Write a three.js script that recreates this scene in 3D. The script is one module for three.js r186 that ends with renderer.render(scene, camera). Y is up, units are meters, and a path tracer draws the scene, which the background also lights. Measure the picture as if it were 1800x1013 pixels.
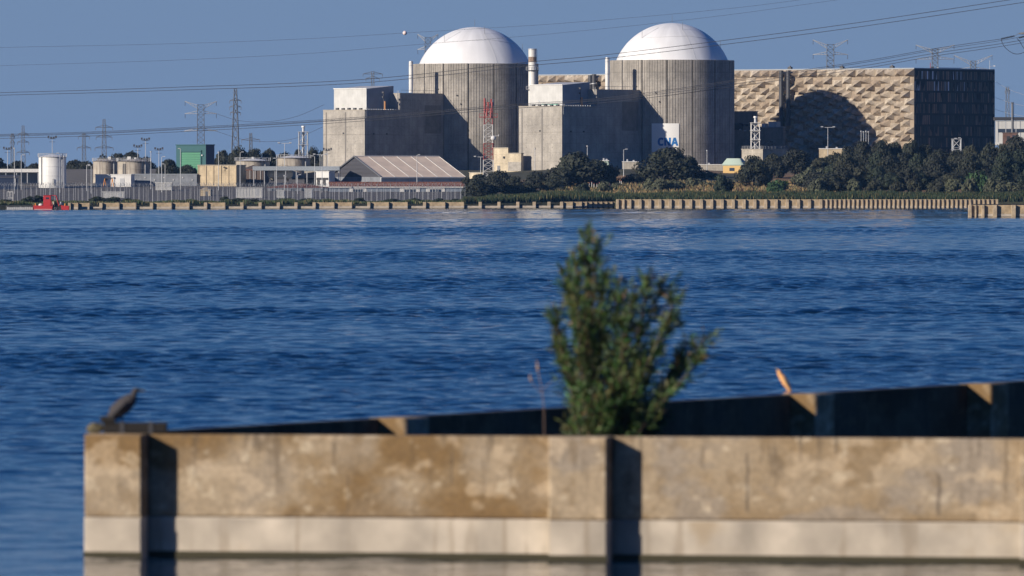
import * as THREE from 'three';
import { mergeGeometries } from 'three/addons/utils/BufferGeometryUtils.js';

// ------------------------------------------------------------------ camera, sky, sun, exposure
const F = 15000, CX = 900, CY = 506.5, HORIZON = 316, EYE = 8.5;           // pixels of the 1800 x 1013 photograph
const PITCH = -Math.atan((CY - HORIZON) / F);
const scene = new THREE.Scene();
const camera = new THREE.PerspectiveCamera(2 * Math.atan(CY / F) * 180 / Math.PI, 1800 / 1013, 5, 12000);
camera.position.set(0, EYE, 0);
camera.rotation.x = PITCH;
camera.focus = 2700;
camera.userData.fStop = 2.2;
scene.add(camera);

const SUN_AZ = 55 * Math.PI / 180, SUN_EL = 20 * Math.PI / 180;            // behind the viewer's left shoulder
const sunDir = new THREE.Vector3(-Math.sin(SUN_AZ) * Math.cos(SUN_EL), Math.sin(SUN_EL), Math.cos(SUN_AZ) * Math.cos(SUN_EL));
{
  const w = 512, h = 256, data = new Float32Array(w * h * 4);
  const keys = [[0, .142, .211, .338], [2, .130, .205, .336], [4, .068, .158, .308], [7, .033, .112, .278], [12, .016, .080, .250], [25, .009, .060, .225], [50, .007, .048, .196], [90, .007, .040, .175]];
  for (let j = 0; j < h; j++) {
    const el = Math.max(0, ((j + .5) / h - .5) * 180);
    let k = 0; while (k < keys.length - 2 && el > keys[k + 1][0]) k++;
    const a = keys[k], b = keys[k + 1], t = Math.min(1, (el - a[0]) / (b[0] - a[0]));
    for (let i = 0; i < w; i++) {
      const o = (j * w + i) * 4;
      for (let c = 0; c < 3; c++) data[o + c] = a[c + 1] + (b[c + 1] - a[c + 1]) * t;
      data[o + 3] = 1;
    }
  }
  const sky = new THREE.DataTexture(data, w, h, THREE.RGBAFormat, THREE.FloatType);
  sky.mapping = THREE.EquirectangularReflectionMapping;
  sky.magFilter = THREE.LinearFilter; sky.minFilter = THREE.LinearFilter; sky.needsUpdate = true;
  scene.background = sky; scene.environment = sky;
}
const sun = new THREE.DirectionalLight(new THREE.Color().setRGB(1, .895, .765), 4.95);
sun.name = 'sun';
sun.target.position.set(0, 0, -1800);
sun.position.copy(sun.target.position).addScaledVector(sunDir, 3000);
sun.castShadow = true;
Object.assign(sun.shadow.camera, { left: -1800, right: 1800, top: 1200, bottom: -1200, near: 10, far: 6500 });
sun.shadow.mapSize.set(4096, 4096);
scene.add(sun, sun.target);
scene.fog = new THREE.FogExp2(new THREE.Color().setRGB(.22, .50, 1.0), .000019);

const renderer = new THREE.WebGLRenderer({ antialias: true });
renderer.toneMapping = THREE.LinearToneMapping;
renderer.toneMappingExposure = 1.25;
renderer.shadowMap.enabled = true;
renderer.setSize(1024, 576);

// ------------------------------------------------------------------ helpers
function rngOf(seed) { let a = seed >>> 0; return () => { a = (a + 0x6D2B79F5) | 0; let t = Math.imul(a ^ (a >>> 15), 1 | a); t = (t + Math.imul(t ^ (t >>> 7), 61 | t)) ^ t; return ((t ^ (t >>> 14)) >>> 0) / 4294967296; }; }
const rnd = rngOf(20240611), R = (a, b) => a + (b - a) * rnd();
const V = (x, y, z) => new THREE.Vector3(x, y, z);
const cp = Math.cos(PITCH), sp = Math.sin(PITCH);
function P(x, y, d) {                                  // the point at depth d (metres along -z) seen at photo pixel x, y
  const u = (x - CX) / F, v = (CY - y) / F, ry = v * cp + sp, rz = v * sp - cp, s = -d / rz;
  return V(u * s, EYE + ry * s, -d);
}
const pxY = (y, d) => P(900, y, d).y, pxX = (x, d) => P(x, 340, d).x, mPerPx = d => d / F;
const smooth = (a, b, x) => { const t = Math.min(1, Math.max(0, (x - a) / (b - a))); return t * t * (3 - 2 * t); };
const lerp = (a, b, t) => a + (b - a) * t;
function curve(keys, x) { if (x <= keys[0][0]) return keys[0][1]; for (let i = 1; i < keys.length; i++) if (x <= keys[i][0]) return lerp(keys[i - 1][1], keys[i][1], (x - keys[i - 1][0]) / (keys[i][0] - keys[i - 1][0])); return keys[keys.length - 1][1]; }

function hash2(ix, iy, s) { let h = Math.imul(ix, 374761393) ^ Math.imul(iy, 668265263) ^ Math.imul(s, 2147483647 ^ 0x9E3779B1); h = Math.imul(h ^ (h >>> 13), 1274126177); return ((h ^ (h >>> 16)) >>> 0) / 4294967296; }
function noise(x, y, px = 0, py = 0, s = 1) {          // value noise, periodic when px, py are given
  const x0 = Math.floor(x), y0 = Math.floor(y), fx = x - x0, fy = y - y0, u = fx * fx * (3 - 2 * fx), v = fy * fy * (3 - 2 * fy);
  const m = (a, p) => p ? ((a % p) + p) % p : a;
  const g = (i, j) => hash2(m(x0 + i, px), m(y0 + j, py), s);
  return lerp(lerp(g(0, 0), g(1, 0), u), lerp(g(0, 1), g(1, 1), u), v);
}
function fbm(x, y, oct, px = 0, py = 0, s = 1) { let a = .5, t = 0, n = 0; for (let i = 0; i < oct; i++) { t += a * noise(x, y, px, py, s + i); n += a; x *= 2; y *= 2; px *= 2; py *= 2; a *= .5; } return t / n; }

function tex(w, h, fn, { srgb = true, repeat = null } = {}) {   // fn(u, v) -> [r, g, b] in 0..1 (sRGB values when srgb)
  const d = new Uint8Array(w * h * 4);
  for (let j = 0; j < h; j++) for (let i = 0; i < w; i++) {
    const c = fn((i + .5) / w, (j + .5) / h), o = (j * w + i) * 4;
    for (let k = 0; k < 3; k++) d[o + k] = Math.max(0, Math.min(255, Math.round(c[k] * 255)));
    d[o + 3] = c.length > 3 ? Math.max(0, Math.min(255, Math.round(c[3] * 255))) : 255;
  }
  const t = new THREE.DataTexture(d, w, h, THREE.RGBAFormat);
  t.wrapS = t.wrapT = THREE.RepeatWrapping; t.magFilter = THREE.LinearFilter; t.minFilter = THREE.LinearMipmapLinearFilter; t.generateMipmaps = true;
  if (srgb) t.colorSpace = THREE.SRGBColorSpace;
  if (repeat) t.repeat.set(...repeat);
  t.needsUpdate = true; return t;
}
function mat(rgb, roughness = .85, extra = {}) { const m = new THREE.MeshStandardMaterial({ roughness, metalness: 0, ...extra }); m.color.setRGB(...rgb); return m; }

function clean(g) { g = g.index ? g.toNonIndexed() : g; for (const k of Object.keys(g.attributes)) if (!['position', 'normal', 'uv'].includes(k)) g.deleteAttribute(k); if (!g.attributes.normal) g.computeVertexNormals(); if (!g.attributes.uv) g.setAttribute('uv', new THREE.BufferAttribute(new Float32Array(g.attributes.position.count * 2), 2)); return g; }
const merge = list => list.length === 1 ? clean(list[0]) : mergeGeometries(list.map(clean));
const box = (w, h, d, x = 0, y = 0, z = 0) => new THREE.BoxGeometry(w, h, d).translate(x, y, z);
const cyl = (r0, r1, h, x = 0, y = 0, z = 0, seg = 20) => new THREE.CylinderGeometry(r1, r0, h, seg).translate(x, y + h / 2, z);
function bar(a, b, r, seg = 4) {                       // a plain rod between two points
  const d = b.clone().sub(a), g = new THREE.CylinderGeometry(r, r, d.length(), seg, 1, true);
  g.applyQuaternion(new THREE.Quaternion().setFromUnitVectors(V(0, 1, 0), d.normalize())); g.translate((a.x + b.x) / 2, (a.y + b.y) / 2, (a.z + b.z) / 2); return g;
}
const tube = (pts, r, n = 40, seg = 5) => new THREE.TubeGeometry(new THREE.CatmullRomCurve3(pts), n, r, seg, false);
function uvm(g, size = 1) {                            // uv in metres / size, by the way each face points
  g = clean(g); const p = g.attributes.position, n = g.attributes.normal, uv = g.attributes.uv;
  for (let i = 0; i < p.count; i++) { const ax = Math.abs(n.getX(i)), ay = Math.abs(n.getY(i)), az = Math.abs(n.getZ(i)); const [u, v] = ay > ax && ay > az ? [p.getX(i), p.getZ(i)] : ax > az ? [p.getZ(i) + 7.3, p.getY(i)] : [p.getX(i), p.getY(i)]; uv.setXY(i, u / size, v / size); }
  return g;
}
function chamferBox(w, h, d, c = .04) {                // box with bevelled edges, centred
  const s = new THREE.Shape(); s.moveTo(-w / 2 + c, -h / 2 + c); s.lineTo(w / 2 - c, -h / 2 + c); s.lineTo(w / 2 - c, h / 2 - c); s.lineTo(-w / 2 + c, h / 2 - c); s.closePath();
  return new THREE.ExtrudeGeometry(s, { depth: d - 2 * c, bevelEnabled: true, bevelThickness: c, bevelSize: c, bevelSegments: 1, steps: 1 }).translate(0, 0, -d / 2 + c);
}
function sweep(pts, radii, seg = 12) {                 // closed tube of varying radius through points (one surface)
  const n = pts.length, c = new THREE.CatmullRomCurve3(pts), N = (n - 1) * 5, fr = c.computeFrenetFrames(N, false), pos = [], idx = [];
  for (let i = 0; i <= N; i++) {
    const t = i / N, p = c.getPoint(t), k = Math.min(n - 2, Math.floor(t * (n - 1))), f = t * (n - 1) - k, e = f * f * (3 - 2 * f);
    const ra = Array.isArray(radii[k]) ? radii[k] : [radii[k], radii[k]], rb = Array.isArray(radii[k + 1]) ? radii[k + 1] : [radii[k + 1], radii[k + 1]];
    const r0 = lerp(ra[0], rb[0], e), r1 = lerp(ra[1], rb[1], e);
    for (let j = 0; j < seg; j++) { const a = j / seg * 2 * Math.PI, q = p.clone().addScaledVector(fr.normals[i], r0 * Math.cos(a)).addScaledVector(fr.binormals[i], r1 * Math.sin(a)); pos.push(q.x, q.y, q.z); }
  }
  for (let i = 0; i < N; i++) for (let j = 0; j < seg; j++) { const a = i * seg + j, b = i * seg + (j + 1) % seg; idx.push(a, a + seg, b, b, a + seg, b + seg); }
  const s0 = pos.length / 3; pos.push(...pts[0].toArray(), ...pts[n - 1].toArray());
  for (let j = 0; j < seg; j++) { const b = (j + 1) % seg; idx.push(s0, j, b, s0 + 1, N * seg + b, N * seg + j); }
  const g = new THREE.BufferGeometry(); g.setAttribute('position', new THREE.Float32BufferAttribute(pos, 3)); g.setIndex(idx); g.computeVertexNormals(); return g;
}

const ORD = ['first', 'second', 'third', 'fourth', 'fifth', 'sixth', 'seventh', 'eighth', 'ninth', 'tenth', 'eleventh', 'twelfth', 'thirteenth', 'fourteenth', 'fifteenth', 'sixteenth', 'seventeenth', 'eighteenth', 'nineteenth', 'twentieth'];
const taken = {};
function numbered(n) { const k = taken[n] = (taken[n] ?? -1) + 1; return k ? `${n}_${String(k).padStart(3, '0')}` : n; }
function tag(o, label, category, group) { o.userData = { ...o.userData, label, category }; if (group) o.userData.group = group; return o; }
function thing(name, label, category, pos = [0, 0, 0], turn = 0, group) {
  const o = new THREE.Group(); o.name = numbered(name); scene.add(o);
  if (pos.isVector3) o.position.copy(pos); else o.position.set(...pos);
  o.rotation.y = turn; return tag(o, label, category, group);
}
function part(parent, name, g, m, label) {
  const o = new THREE.Mesh(Array.isArray(g) ? merge(g) : g, m); o.name = name; o.castShadow = o.receiveShadow = true; parent.add(o);
  if (label) o.userData.label = label; return o;
}
function single(name, g, m, label, category, group) { const o = new THREE.Mesh(Array.isArray(g) ? merge(g) : g, m); o.name = numbered(name); o.castShadow = o.receiveShadow = true; scene.add(o); return tag(o, label, category, group); }
function setting(name, g, m, kind = 'structure') { const o = new THREE.Mesh(Array.isArray(g) ? merge(g) : g, m); o.name = numbered(name); o.castShadow = o.receiveShadow = true; o.userData.kind = kind; scene.add(o); return o; }
function dup(o, pos, turn, label, group) { const c = o.clone(); c.name = numbered(o.name.replace(/_\d{3}$/, '')); c.userData = { ...o.userData }; if (label) c.userData.label = label; if (group) c.userData.group = group; c.position.copy(pos); c.rotation.y = turn; scene.add(c); return c; }
function stuffPart(o) { o.userData.kind = 'stuff'; return o; }

// ------------------------------------------------------------------ textures and materials
const T_concrete = tex(512, 512, (u, v) => {           // 24 m tile: pours, runs and blotches
  const a = fbm(u * 6, v * 6, 5, 6, 6, 3), streak = fbm(u * 40, v * 3, 3, 40, 3, 9), fine = fbm(u * 64, v * 64, 2, 64, 64, 15);
  const board = noise(u * 16, Math.floor(v * 8), 16, 8, 21);
  const lift = Math.abs((v * 8) % 1 - .5) > .47 ? -.05 : 0;
  const t = .84 + (a - .5) * .22 + (streak - .5) * .13 + (fine - .5) * .12 + (board - .5) * .05 + lift;
  return [t, t * .985, t * .965];
});
const T_wall = tex(2048, 512, (u, v) => {              // 21.4 m x 2.75 m weathered upper course
  const x = u * 21.4, y = v * 2.75;
  const stain = smooth(.36, .68, fbm(x * .55 + 3, y * .8, 5, 0, 0, 31) + .12 * Math.sin(y * 3) + (x < 10.5 ? .06 : -.06));
  const pale = smooth(.58, .72, fbm(x * 1.7, y * 2.6, 4, 0, 0, 41)), run = smooth(.60, .80, fbm(x * 5, y * .7 + 9, 3, 0, 0, 51)) * smooth(.7, 2.6, y);
  const grey = smooth(.48, .66, fbm(x * .8 + 40, y * 1.3, 4, 0, 0, 61)), fine = fbm(x * 14, y * 14, 3, 0, 0, 71) - .5;
  let c = [.655, .585, .485];
  const mix = (d, k) => { c = c.map((q, i) => lerp(q, d[i], k)); };
  mix([.485, .375, .225], stain * (x < 10.5 ? .85 : .40)); mix([.60, .555, .50], grey * (x < 10.5 ? .35 : .75)); mix([.79, .71, .60], pale * .55); mix([.83, .77, .67], smooth(.66, .80, fbm(x * 3.4 + 11, y * 3.6, 3, 0, 0, 45)) * .5); mix([.40, .31, .19], smooth(.62, .78, fbm(x * 2.6 + 31, y * 2.2 + 5, 3, 0, 0, 47)) * .22); mix([.36, .31, .25], run * .5);
  for (const [cx, y0, y1, w] of [[15.0, 1.0, 2.45, .05], [19.3, .95, 2.0, .06], [8.3, 1.6, 2.4, .03], [5.9, .9, 1.9, .025]]) { const k = smooth(w, w * .3, Math.abs(x - cx + .05 * (noise(y * 4, cx) - .5))) * smooth(y0, y0 + .15, y) * smooth(y1, y1 - .1, y); mix([.34, .30, .26], k * .5); }
  return c.map(q => q * (1 + fine * .22));
});
const T_course = tex(1024, 256, (u, v) => {            // the paler lower course
  const x = u * 21.4, y = v, a = fbm(x * 1.2, y * 3, 5, 0, 0, 81), b = smooth(.55, .75, fbm(x * .5, y * 1.5, 4, 0, 0, 91)), r = smooth(.6, .8, fbm(x * 4, y * .8, 3, 0, 0, 95));
  let c = [.735, .690, .625].map(q => q * (.74 + .46 * a)); c = c.map((q, i) => lerp(q, [.58, .49, .36][i], b * .45)); c = c.map((q, i) => lerp(q, [.52, .46, .38][i], r * .35)); return c;
});
const T_stone = tex(256, 256, (u, v) => { const a = fbm(u * 8, v * 8, 4, 8, 8, 101), t = .84 + (a - .5) * .34; return [t, t * .975, t * .95]; });
const T_metal = tex(256, 256, (u, v) => { const a = fbm(u * 3, v * 3, 4, 3, 3, 111), s = fbm(u * 60, v * 2, 2, 60, 2, 117), t = .90 + (a - .5) * .12 + (s - .5) * .10; return [t, t, t]; });
const T_rust = tex(512, 256, (u, v) => {               // tank plates with brown runs
  const a = fbm(u * 10, v * 5, 4, 10, 5, 121), s = smooth(.42, .75, fbm(u * 46, v * 1.5, 3, 46, 2, 127)); const c = [.80, .77, .72].map(q => q * (.85 + .25 * a)); return c.map((q, i) => lerp(q, [.47, .43, .40][i], s * .6));
});
const M = {
  concrete: mat([.47, .45, .415], .9, { map: T_concrete, bumpMap: T_concrete, bumpScale: .05 }),
  concretePale: mat([.50, .47, .41], .9, { map: T_concrete }),
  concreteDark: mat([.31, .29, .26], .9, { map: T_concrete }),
  concreteUpper: mat([.43, .41, .375], .9, { map: T_concrete }),
  joint: mat([.16, .15, .14], .95),
  dome: mat([.84, .84, .84], .55, { map: T_metal }),
  whitePaint: mat([.78, .77, .74], .5, { map: T_metal }),
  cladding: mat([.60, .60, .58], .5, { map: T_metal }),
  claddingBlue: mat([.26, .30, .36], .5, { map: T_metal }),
  greyRoof: mat([.34, .38, .42], .55, { map: T_metal }),
  steel: mat([.15, .155, .165], .5, { metalness: .3 }),
  galvanised: mat([.46, .47, .48], .5, { metalness: .3 }),
  darkSteel: mat([.05, .05, .055], .5),
  cable: mat([.035, .037, .045], .6),
  black: mat([.02, .02, .022], .6),
  red: mat([.42, .030, .030], .45), mastRed: mat([.30, .06, .055], .6), mastWhite: mat([.58, .57, .56], .6),
  orange: mat([.62, .24, .02], .5), yellow: mat([.46, .31, .12], .8), cream: mat([.66, .55, .38], .85, { map: T_concrete }), creamPale: mat([.70, .62, .47], .85, { map: T_concrete }),
  teal: mat([.005, .070, .078], .5), green: mat([.06, .25, .14], .5, { map: T_metal }), paleGreen: mat([.33, .41, .35], .7),
  brownWall: mat([.10, .075, .065], .9), tile: mat([.26, .105, .065], .85, { map: T_stone }), tent: mat([.84, .67, .50], .75, { map: T_metal }), tentDark: mat([.055, .055, .065], .9),
  stone: mat([.50, .44, .355], .85, { map: T_stone, flatShading: true }), stoneB: mat([.40, .335, .26], .85, { map: T_stone, flatShading: true }), stoneC: mat([.62, .565, .475], .85, { map: T_stone, flatShading: true }),
  glassDark: mat([.024, .022, .022], .38, { vertexColors: true }),
  frameDark: mat([.010, .010, .013], .7), spandrel: mat([.012, .010, .011], .7),
  nearWall: mat([.80, .80, .80], .92, { map: T_wall, bumpMap: T_wall, bumpScale: .02 }), nearCourse: mat([.87, .87, .87], .9, { map: T_course }),
  shadePaintedWall: mat([.24, .215, .175], .95, { map: T_wall }), algae: mat([.032, .027, .009], .8), timber: mat([.012, .010, .009], .9),  // rear walls: the wall concrete darkened, their shade put into its colour
  farPanel: mat([.50, .405, .27], .92, { map: T_stone }), farPost: mat([.56, .47, .34], .92, { map: T_stone }), farCourse: mat([.52, .48, .42], .92, { map: T_stone }),
  tankWhite: mat([.82, .82, .80], .45, { map: T_metal }), tankRust: mat([.66, .645, .62], .6, { map: T_rust }),
  bark: mat([.055, .042, .032], .95), windowDark: mat([.03, .04, .06], .15), greyWall: mat([.26, .29, .34], .8, { map: T_concrete }), carBlue: mat([.02, .03, .06], .4),
};

// ------------------------------------------------------------------ water: displaced waves, three strips of falling detail and a flat rest
{
  const rr = rngOf(77), waves = [];
  for (let i = 0; i < 60; i++) {
    const lam = .66 * Math.pow(8.5, i / 59) * (.9 + .2 * rr()), k = 2 * Math.PI / lam, dir = .25 + (rr() + rr() - 1) * 1.6, sl = .047 * Math.pow(lam / 1.8, lam > 1.8 ? -.45 : .2);
    waves.push([lam, k * Math.sin(dir), k * Math.cos(dir), sl / k, rr() * 6.2832]);
  }
  const patch = (x, z) => {                            // gusts: rougher and calmer areas
    const a = fbm(x / 130 + 4, z / 52 + 2, 3, 0, 0, 201), b = fbm(x / 420, z / 160 + 7, 2, 0, 0, 211), c = fbm(x / 16, z / 11, 2, 0, 0, 221);
    return (.42 + .80 * smooth(.36, .64, a * .55 + b * .45) * (.5 + 1.0 * c)) * lerp(.13, 1, smooth(215, 345, -z));
  };
  const strips = [[185 - 12, 420, 34, .25, .30], [420, 950, 66, .46, .62], [950, 1500, 102, .82, 1.1], [1500, 2580, 172, 1.6, 2.2]], geos = [];
  for (const [d0, d1, half, sx, sz] of strips) {
    const nx = Math.round(2 * half / sx), nz = Math.round((d1 - d0) / sz), pos = new Float32Array((nx + 1) * (nz + 1) * 3), nor = new Float32Array(pos.length), uv = new Float32Array((nx + 1) * (nz + 1) * 2), idx = new Uint32Array(nx * nz * 6);
    const use = waves.filter(w => w[0] > 2.6 * Math.max(sx, sz) * .8);
    let o = 0;
    for (let j = 0; j <= nz; j++) for (let i = 0; i <= nx; i++, o++) {
      const x = -half + i / nx * 2 * half, z = -(d0 + j / nz * (d1 - d0)), m = patch(x, z);
      let y = 0, gx = 0, gz = 0;
      for (let q = 0; q < use.length; q++) { const w = use[q], ph = w[1] * x + w[2] * z + w[4], c = Math.cos(ph) * w[3]; y += Math.sin(ph) * w[3]; gx += c * w[1]; gz += c * w[2]; }
      y *= m; gx *= m; gz *= m;
      const l = 1 / Math.hypot(gx, 1, gz);
      pos[o * 3] = x; pos[o * 3 + 1] = y; pos[o * 3 + 2] = z; nor[o * 3] = -gx * l; nor[o * 3 + 1] = l; nor[o * 3 + 2] = -gz * l; uv[o * 2] = x / 7.3; uv[o * 2 + 1] = -z / 7.3;
    }
    o = 0;
    for (let j = 0; j < nz; j++) for (let i = 0; i < nx; i++) { const a = j * (nx + 1) + i, b = a + 1, c = a + nx + 1, e = c + 1; idx[o++] = a; idx[o++] = b; idx[o++] = e; idx[o++] = a; idx[o++] = e; idx[o++] = c; }
    const g = new THREE.BufferGeometry(); g.setAttribute('position', new THREE.BufferAttribute(pos, 3)); g.setAttribute('normal', new THREE.BufferAttribute(nor, 3)); g.setAttribute('uv', new THREE.BufferAttribute(uv, 2)); g.setIndex(new THREE.BufferAttribute(idx, 1)); geos.push(g);
  }
  const flat = new THREE.PlaneGeometry(2400, 3000, 4, 4).rotateX(-Math.PI / 2).translate(0, -.55, -1420); { const p = flat.attributes.position, q = flat.attributes.uv; for (let i = 0; i < p.count; i++) q.setXY(i, p.getX(i) / 7.3, -p.getZ(i) / 7.3); }
  geos.push(flat);
  const N = 256, hgt = new Float32Array(N * N), rw = rngOf(5), rip = [];
  for (let i = 0; i < 26; i++) { const kz = 3 + Math.floor(rw() * 22), kx = Math.floor((rw() - .5) * 26); rip.push([kx, kz, 1 / Math.hypot(kx, kz), rw() * 6.28]); }
  for (let j = 0; j < N; j++) for (let i = 0; i < N; i++) { let s = 0; for (const [a, b, am, ph] of rip) s += am * Math.sin(2 * Math.PI * (a * i + b * j) / N + ph); hgt[j * N + i] = s; }
  const ripples = tex(N, N, (u, v) => { const i = Math.floor(u * N), j = Math.floor(v * N), h = (a, b) => hgt[((b + N) % N) * N + (a + N) % N]; const dx = (h(i + 1, j) - h(i - 1, j)) * .36, dy = (h(i, j + 1) - h(i, j - 1)) * .36, l = 1 / Math.hypot(dx, dy, 1); return [.5 - .5 * dx * l, .5 - .5 * dy * l, .5 + .5 * l]; }, { srgb: false });
  const m = new THREE.MeshPhysicalMaterial({ roughness: .06, metalness: 0, ior: 1.333, normalMap: ripples }); m.normalScale.set(.35, .35); m.color.setRGB(.0015, .013, .036);
  setting('water', mergeGeometries(geos), m);
}

// ------------------------------------------------------------------ ground behind the shore
const shoreD = px => px < 1082 ? 2440 + (px - 124) * .14 : lerp(2440 + 958 * .14, 2549, smooth(1082, 1090, px));
const LEFT = [[-4, -1.5], [0, 1.2], [4, 1.6], [40, 2.1]], YARD = [[2570, 2.1], [2620, 2.9], [2680, 4.6], [2720, 6.2], [2760, 7.4], [2810, 9.2], [2880, 11.5], [3000, 12.3]];
const RIGHT = [[-4, -1.5], [0, 1.7], [5, 2.3], [35, 4.0], [150, 9.4], [255, 12.0], [900, 12.5]];
function ground(X, d) { const px = CX + X / d * F, t = d - shoreD(px), k = smooth(800, 1000, px); return lerp(t < 44 ? curve(LEFT, t) : Math.max(2.1, curve(YARD, d)), curve(RIGHT, t), k) + (t > 6 ? (fbm(X / 14, d / 14, 3, 0, 0, 301) - .5) * 1.1 * k * smooth(6, 30, t) : 0); }
const onGround = (px, d, sink = 0) => { const X = pxX(px, d); return V(X, ground(X, d) - sink, -d); };
{
  const T_ground = tex(512, 512, (u, v) => { const a = fbm(u * 10, v * 10, 5, 10, 10, 311), f = fbm(u * 90, v * 90, 2, 90, 90, 317), t = .72 + (a - .5) * .5 + (f - .5) * .35; return [t, t * .97, t * .92]; });
  const lerp3 = q => q, cols = 300, tt = [-4, 0, 2, 5, 9, 14, 20, 28, 36, 46, 58, 72, 88, 104, 120, 138, 156, 174, 192, 215, 240, 262, 285, 310, 335, 360, 400, 460, 540, 660, 900, 2200, 7000], pos = [], uv = [], col = [], idx = [];
  for (const t of tt) for (let i = 0; i <= cols; i++) {
    const px = -900 + i / cols * 3600, d = shoreD(px) + t, X = (px - CX) / F * d, y = t < 0 ? -1.5 : ground(X, d);
    pos.push(X, y, -d); uv.push(X / 20, d / 20);
    const dry = smooth(.45, .60, fbm(X / 22, d / 30, 4, 0, 0, 321)) * smooth(820, 1000, px), soil = [.34, .205, .105], grass = lerp3(px < 815 && t > 40 ? [.23, .22, .205] : [.062, .070, .030]), c = t < 6 ? 0 : dry;
    col.push(...soil.map((s, k) => lerp(grass[k], s, c)));
  }
  for (let j = 0; j < tt.length - 1; j++) for (let i = 0; i < cols; i++) { const a = j * (cols + 1) + i, c = a + cols + 1; idx.push(a, a + 1, c + 1, a, c + 1, c); }
  const g = new THREE.BufferGeometry(); g.setAttribute('position', new THREE.Float32BufferAttribute(pos, 3)); g.setAttribute('uv', new THREE.Float32BufferAttribute(uv, 2)); g.setAttribute('color', new THREE.Float32BufferAttribute(col, 3)); g.setIndex(idx); g.computeVertexNormals();
  setting('ground', g, mat([1, 1, 1], .95, { map: T_ground, vertexColors: true }));
}

// ------------------------------------------------------------------ foreground: the forked concrete separation wall
const WALL_H = 2.75;
function nearWall(a, b, len, bay, pilasterAt, label, mats, side) {
  const turn = Math.atan2(-(b.z - a.z), b.x - a.x), w = thing('separation_wall', label, 'wall', V(a.x, 0, a.z), turn);
  const pw = 1.32, pd = .72 * side;
  let s = 0, stops = [...pilasterAt, len];
  for (let i = 0; i < stops.length; i++) {
    const x1 = stops[i];
    if (x1 - s > .3) {
      const L = x1 - s, put = (g, y, z) => { g = uvm(g.translate(s + L / 2, y, z)); const u = g.attributes.uv; for (let q = 0; q < u.count; q++) u.setXY(q, u.getX(q) / 21.4, u.getY(q) / 2.75); return g; };
      part(w, 'wall_panel', put(chamferBox(L - .02, WALL_H - .90, .30, .035), .90 + (WALL_H - .90) / 2, 0), mats[0]);
      part(w, 'base_course', put(chamferBox(L - .02, 1.9, .36, .03), -.06, .01 * side), mats[1]);
      part(w, 'algae_band', box(L - .02, .15, .03, s + L / 2, .045, .21 * side), M.algae);
    }
    if (i < stops.length - 1) {
      const g = uvm(chamferBox(pw, WALL_H - .90 + .01, Math.abs(pd) + .30, .04).translate(x1 + pw / 2, .90 + (WALL_H - .90) / 2 + .005, pd / 2)), u = g.attributes.uv; for (let q = 0; q < u.count; q++) u.setXY(q, u.getX(q) / 21.4, u.getY(q) / 2.75);
      part(w, 'pilaster', g, mats[2]);
      const g2 = uvm(chamferBox(pw, 1.9, Math.abs(pd) + .33, .03).translate(x1 + pw / 2, -.055, pd / 2 + .015 * side)), u2 = g2.attributes.uv; for (let q = 0; q < u2.count; q++) u2.setXY(q, u2.getX(q) / 21.4, u2.getY(q) / 2.75);
      part(w, 'pilaster_foot', g2, mats[1]);
      part(w, 'algae_band', box(pw + .02, .15, .03, x1 + pw / 2, .045, (Math.abs(pd) + .21) * side), M.algae);
      s = x1 + pw;
    }
  }
  return w;
}
const tipL = P(163, 800, 193), farR = P(1800, 800, 189.3); tipL.y = farR.y = 0;
nearWall(tipL, farR, 40, 10.45, [0, 10.62, 21.2, 31.8], 'weathered tan concrete wall facing the viewer in the near water', [M.nearWall, M.nearCourse, M.nearWall], 1);
const backA = V(-8.6, 0, -194.2), backB = V(14.6, 0, -243.8);
nearWall(backA, backB, 92, 12.6, [12.4, 25.0, 37.6, 50.2, 62.8, 75.4], 'shaded dark concrete wall running back from the tip behind the sunny near wall', [M.shadePaintedWall, M.shadePaintedWall, M.nearWall], 1);
{
  const a = P(182, 0, 193.3), b = P(293, 0, 193.0);
  const t = thing('timber_beam', 'dark weathered timber beam lying on the left tip of the near wall', 'beam', V((a.x + b.x) / 2, WALL_H, -193.1), .03);
  part(t, 'beam', chamferBox(b.x - a.x, .24, .34, .03).translate(0, .13, 0), M.timber);
  part(t, 'stop_block', chamferBox(.34, .14, .4, .02).translate(-.62, .32, 0), M.timber);
  part(t, 'iron_strap', box(.10, .27, .37, .35, .135, 0), M.darkSteel); part(t, 'iron_strap', box(.10, .27, .37, -.30, .135, 0), M.darkSteel);
  const c = P(165, 0, 193.2);
  const r = thing('stone_lump', 'small rust stained lump beside the dark beam under the grey heron', 'stone', V(c.x, WALL_H, -193.2));
  const gg = new THREE.IcosahedronGeometry(.16, 2), p = gg.attributes.position; for (let i = 0; i < p.count; i++) { const k = .8 + .5 * noise(p.getX(i) * 9 + 5, p.getY(i) * 9 + p.getZ(i) * 7); p.setXYZ(i, p.getX(i) * k * 1.3, p.getY(i) * k * .8 + .11, p.getZ(i) * k); } gg.computeVertexNormals();
  part(r, 'stone', gg, mat([.10, .085, .05], .95));
}

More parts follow.
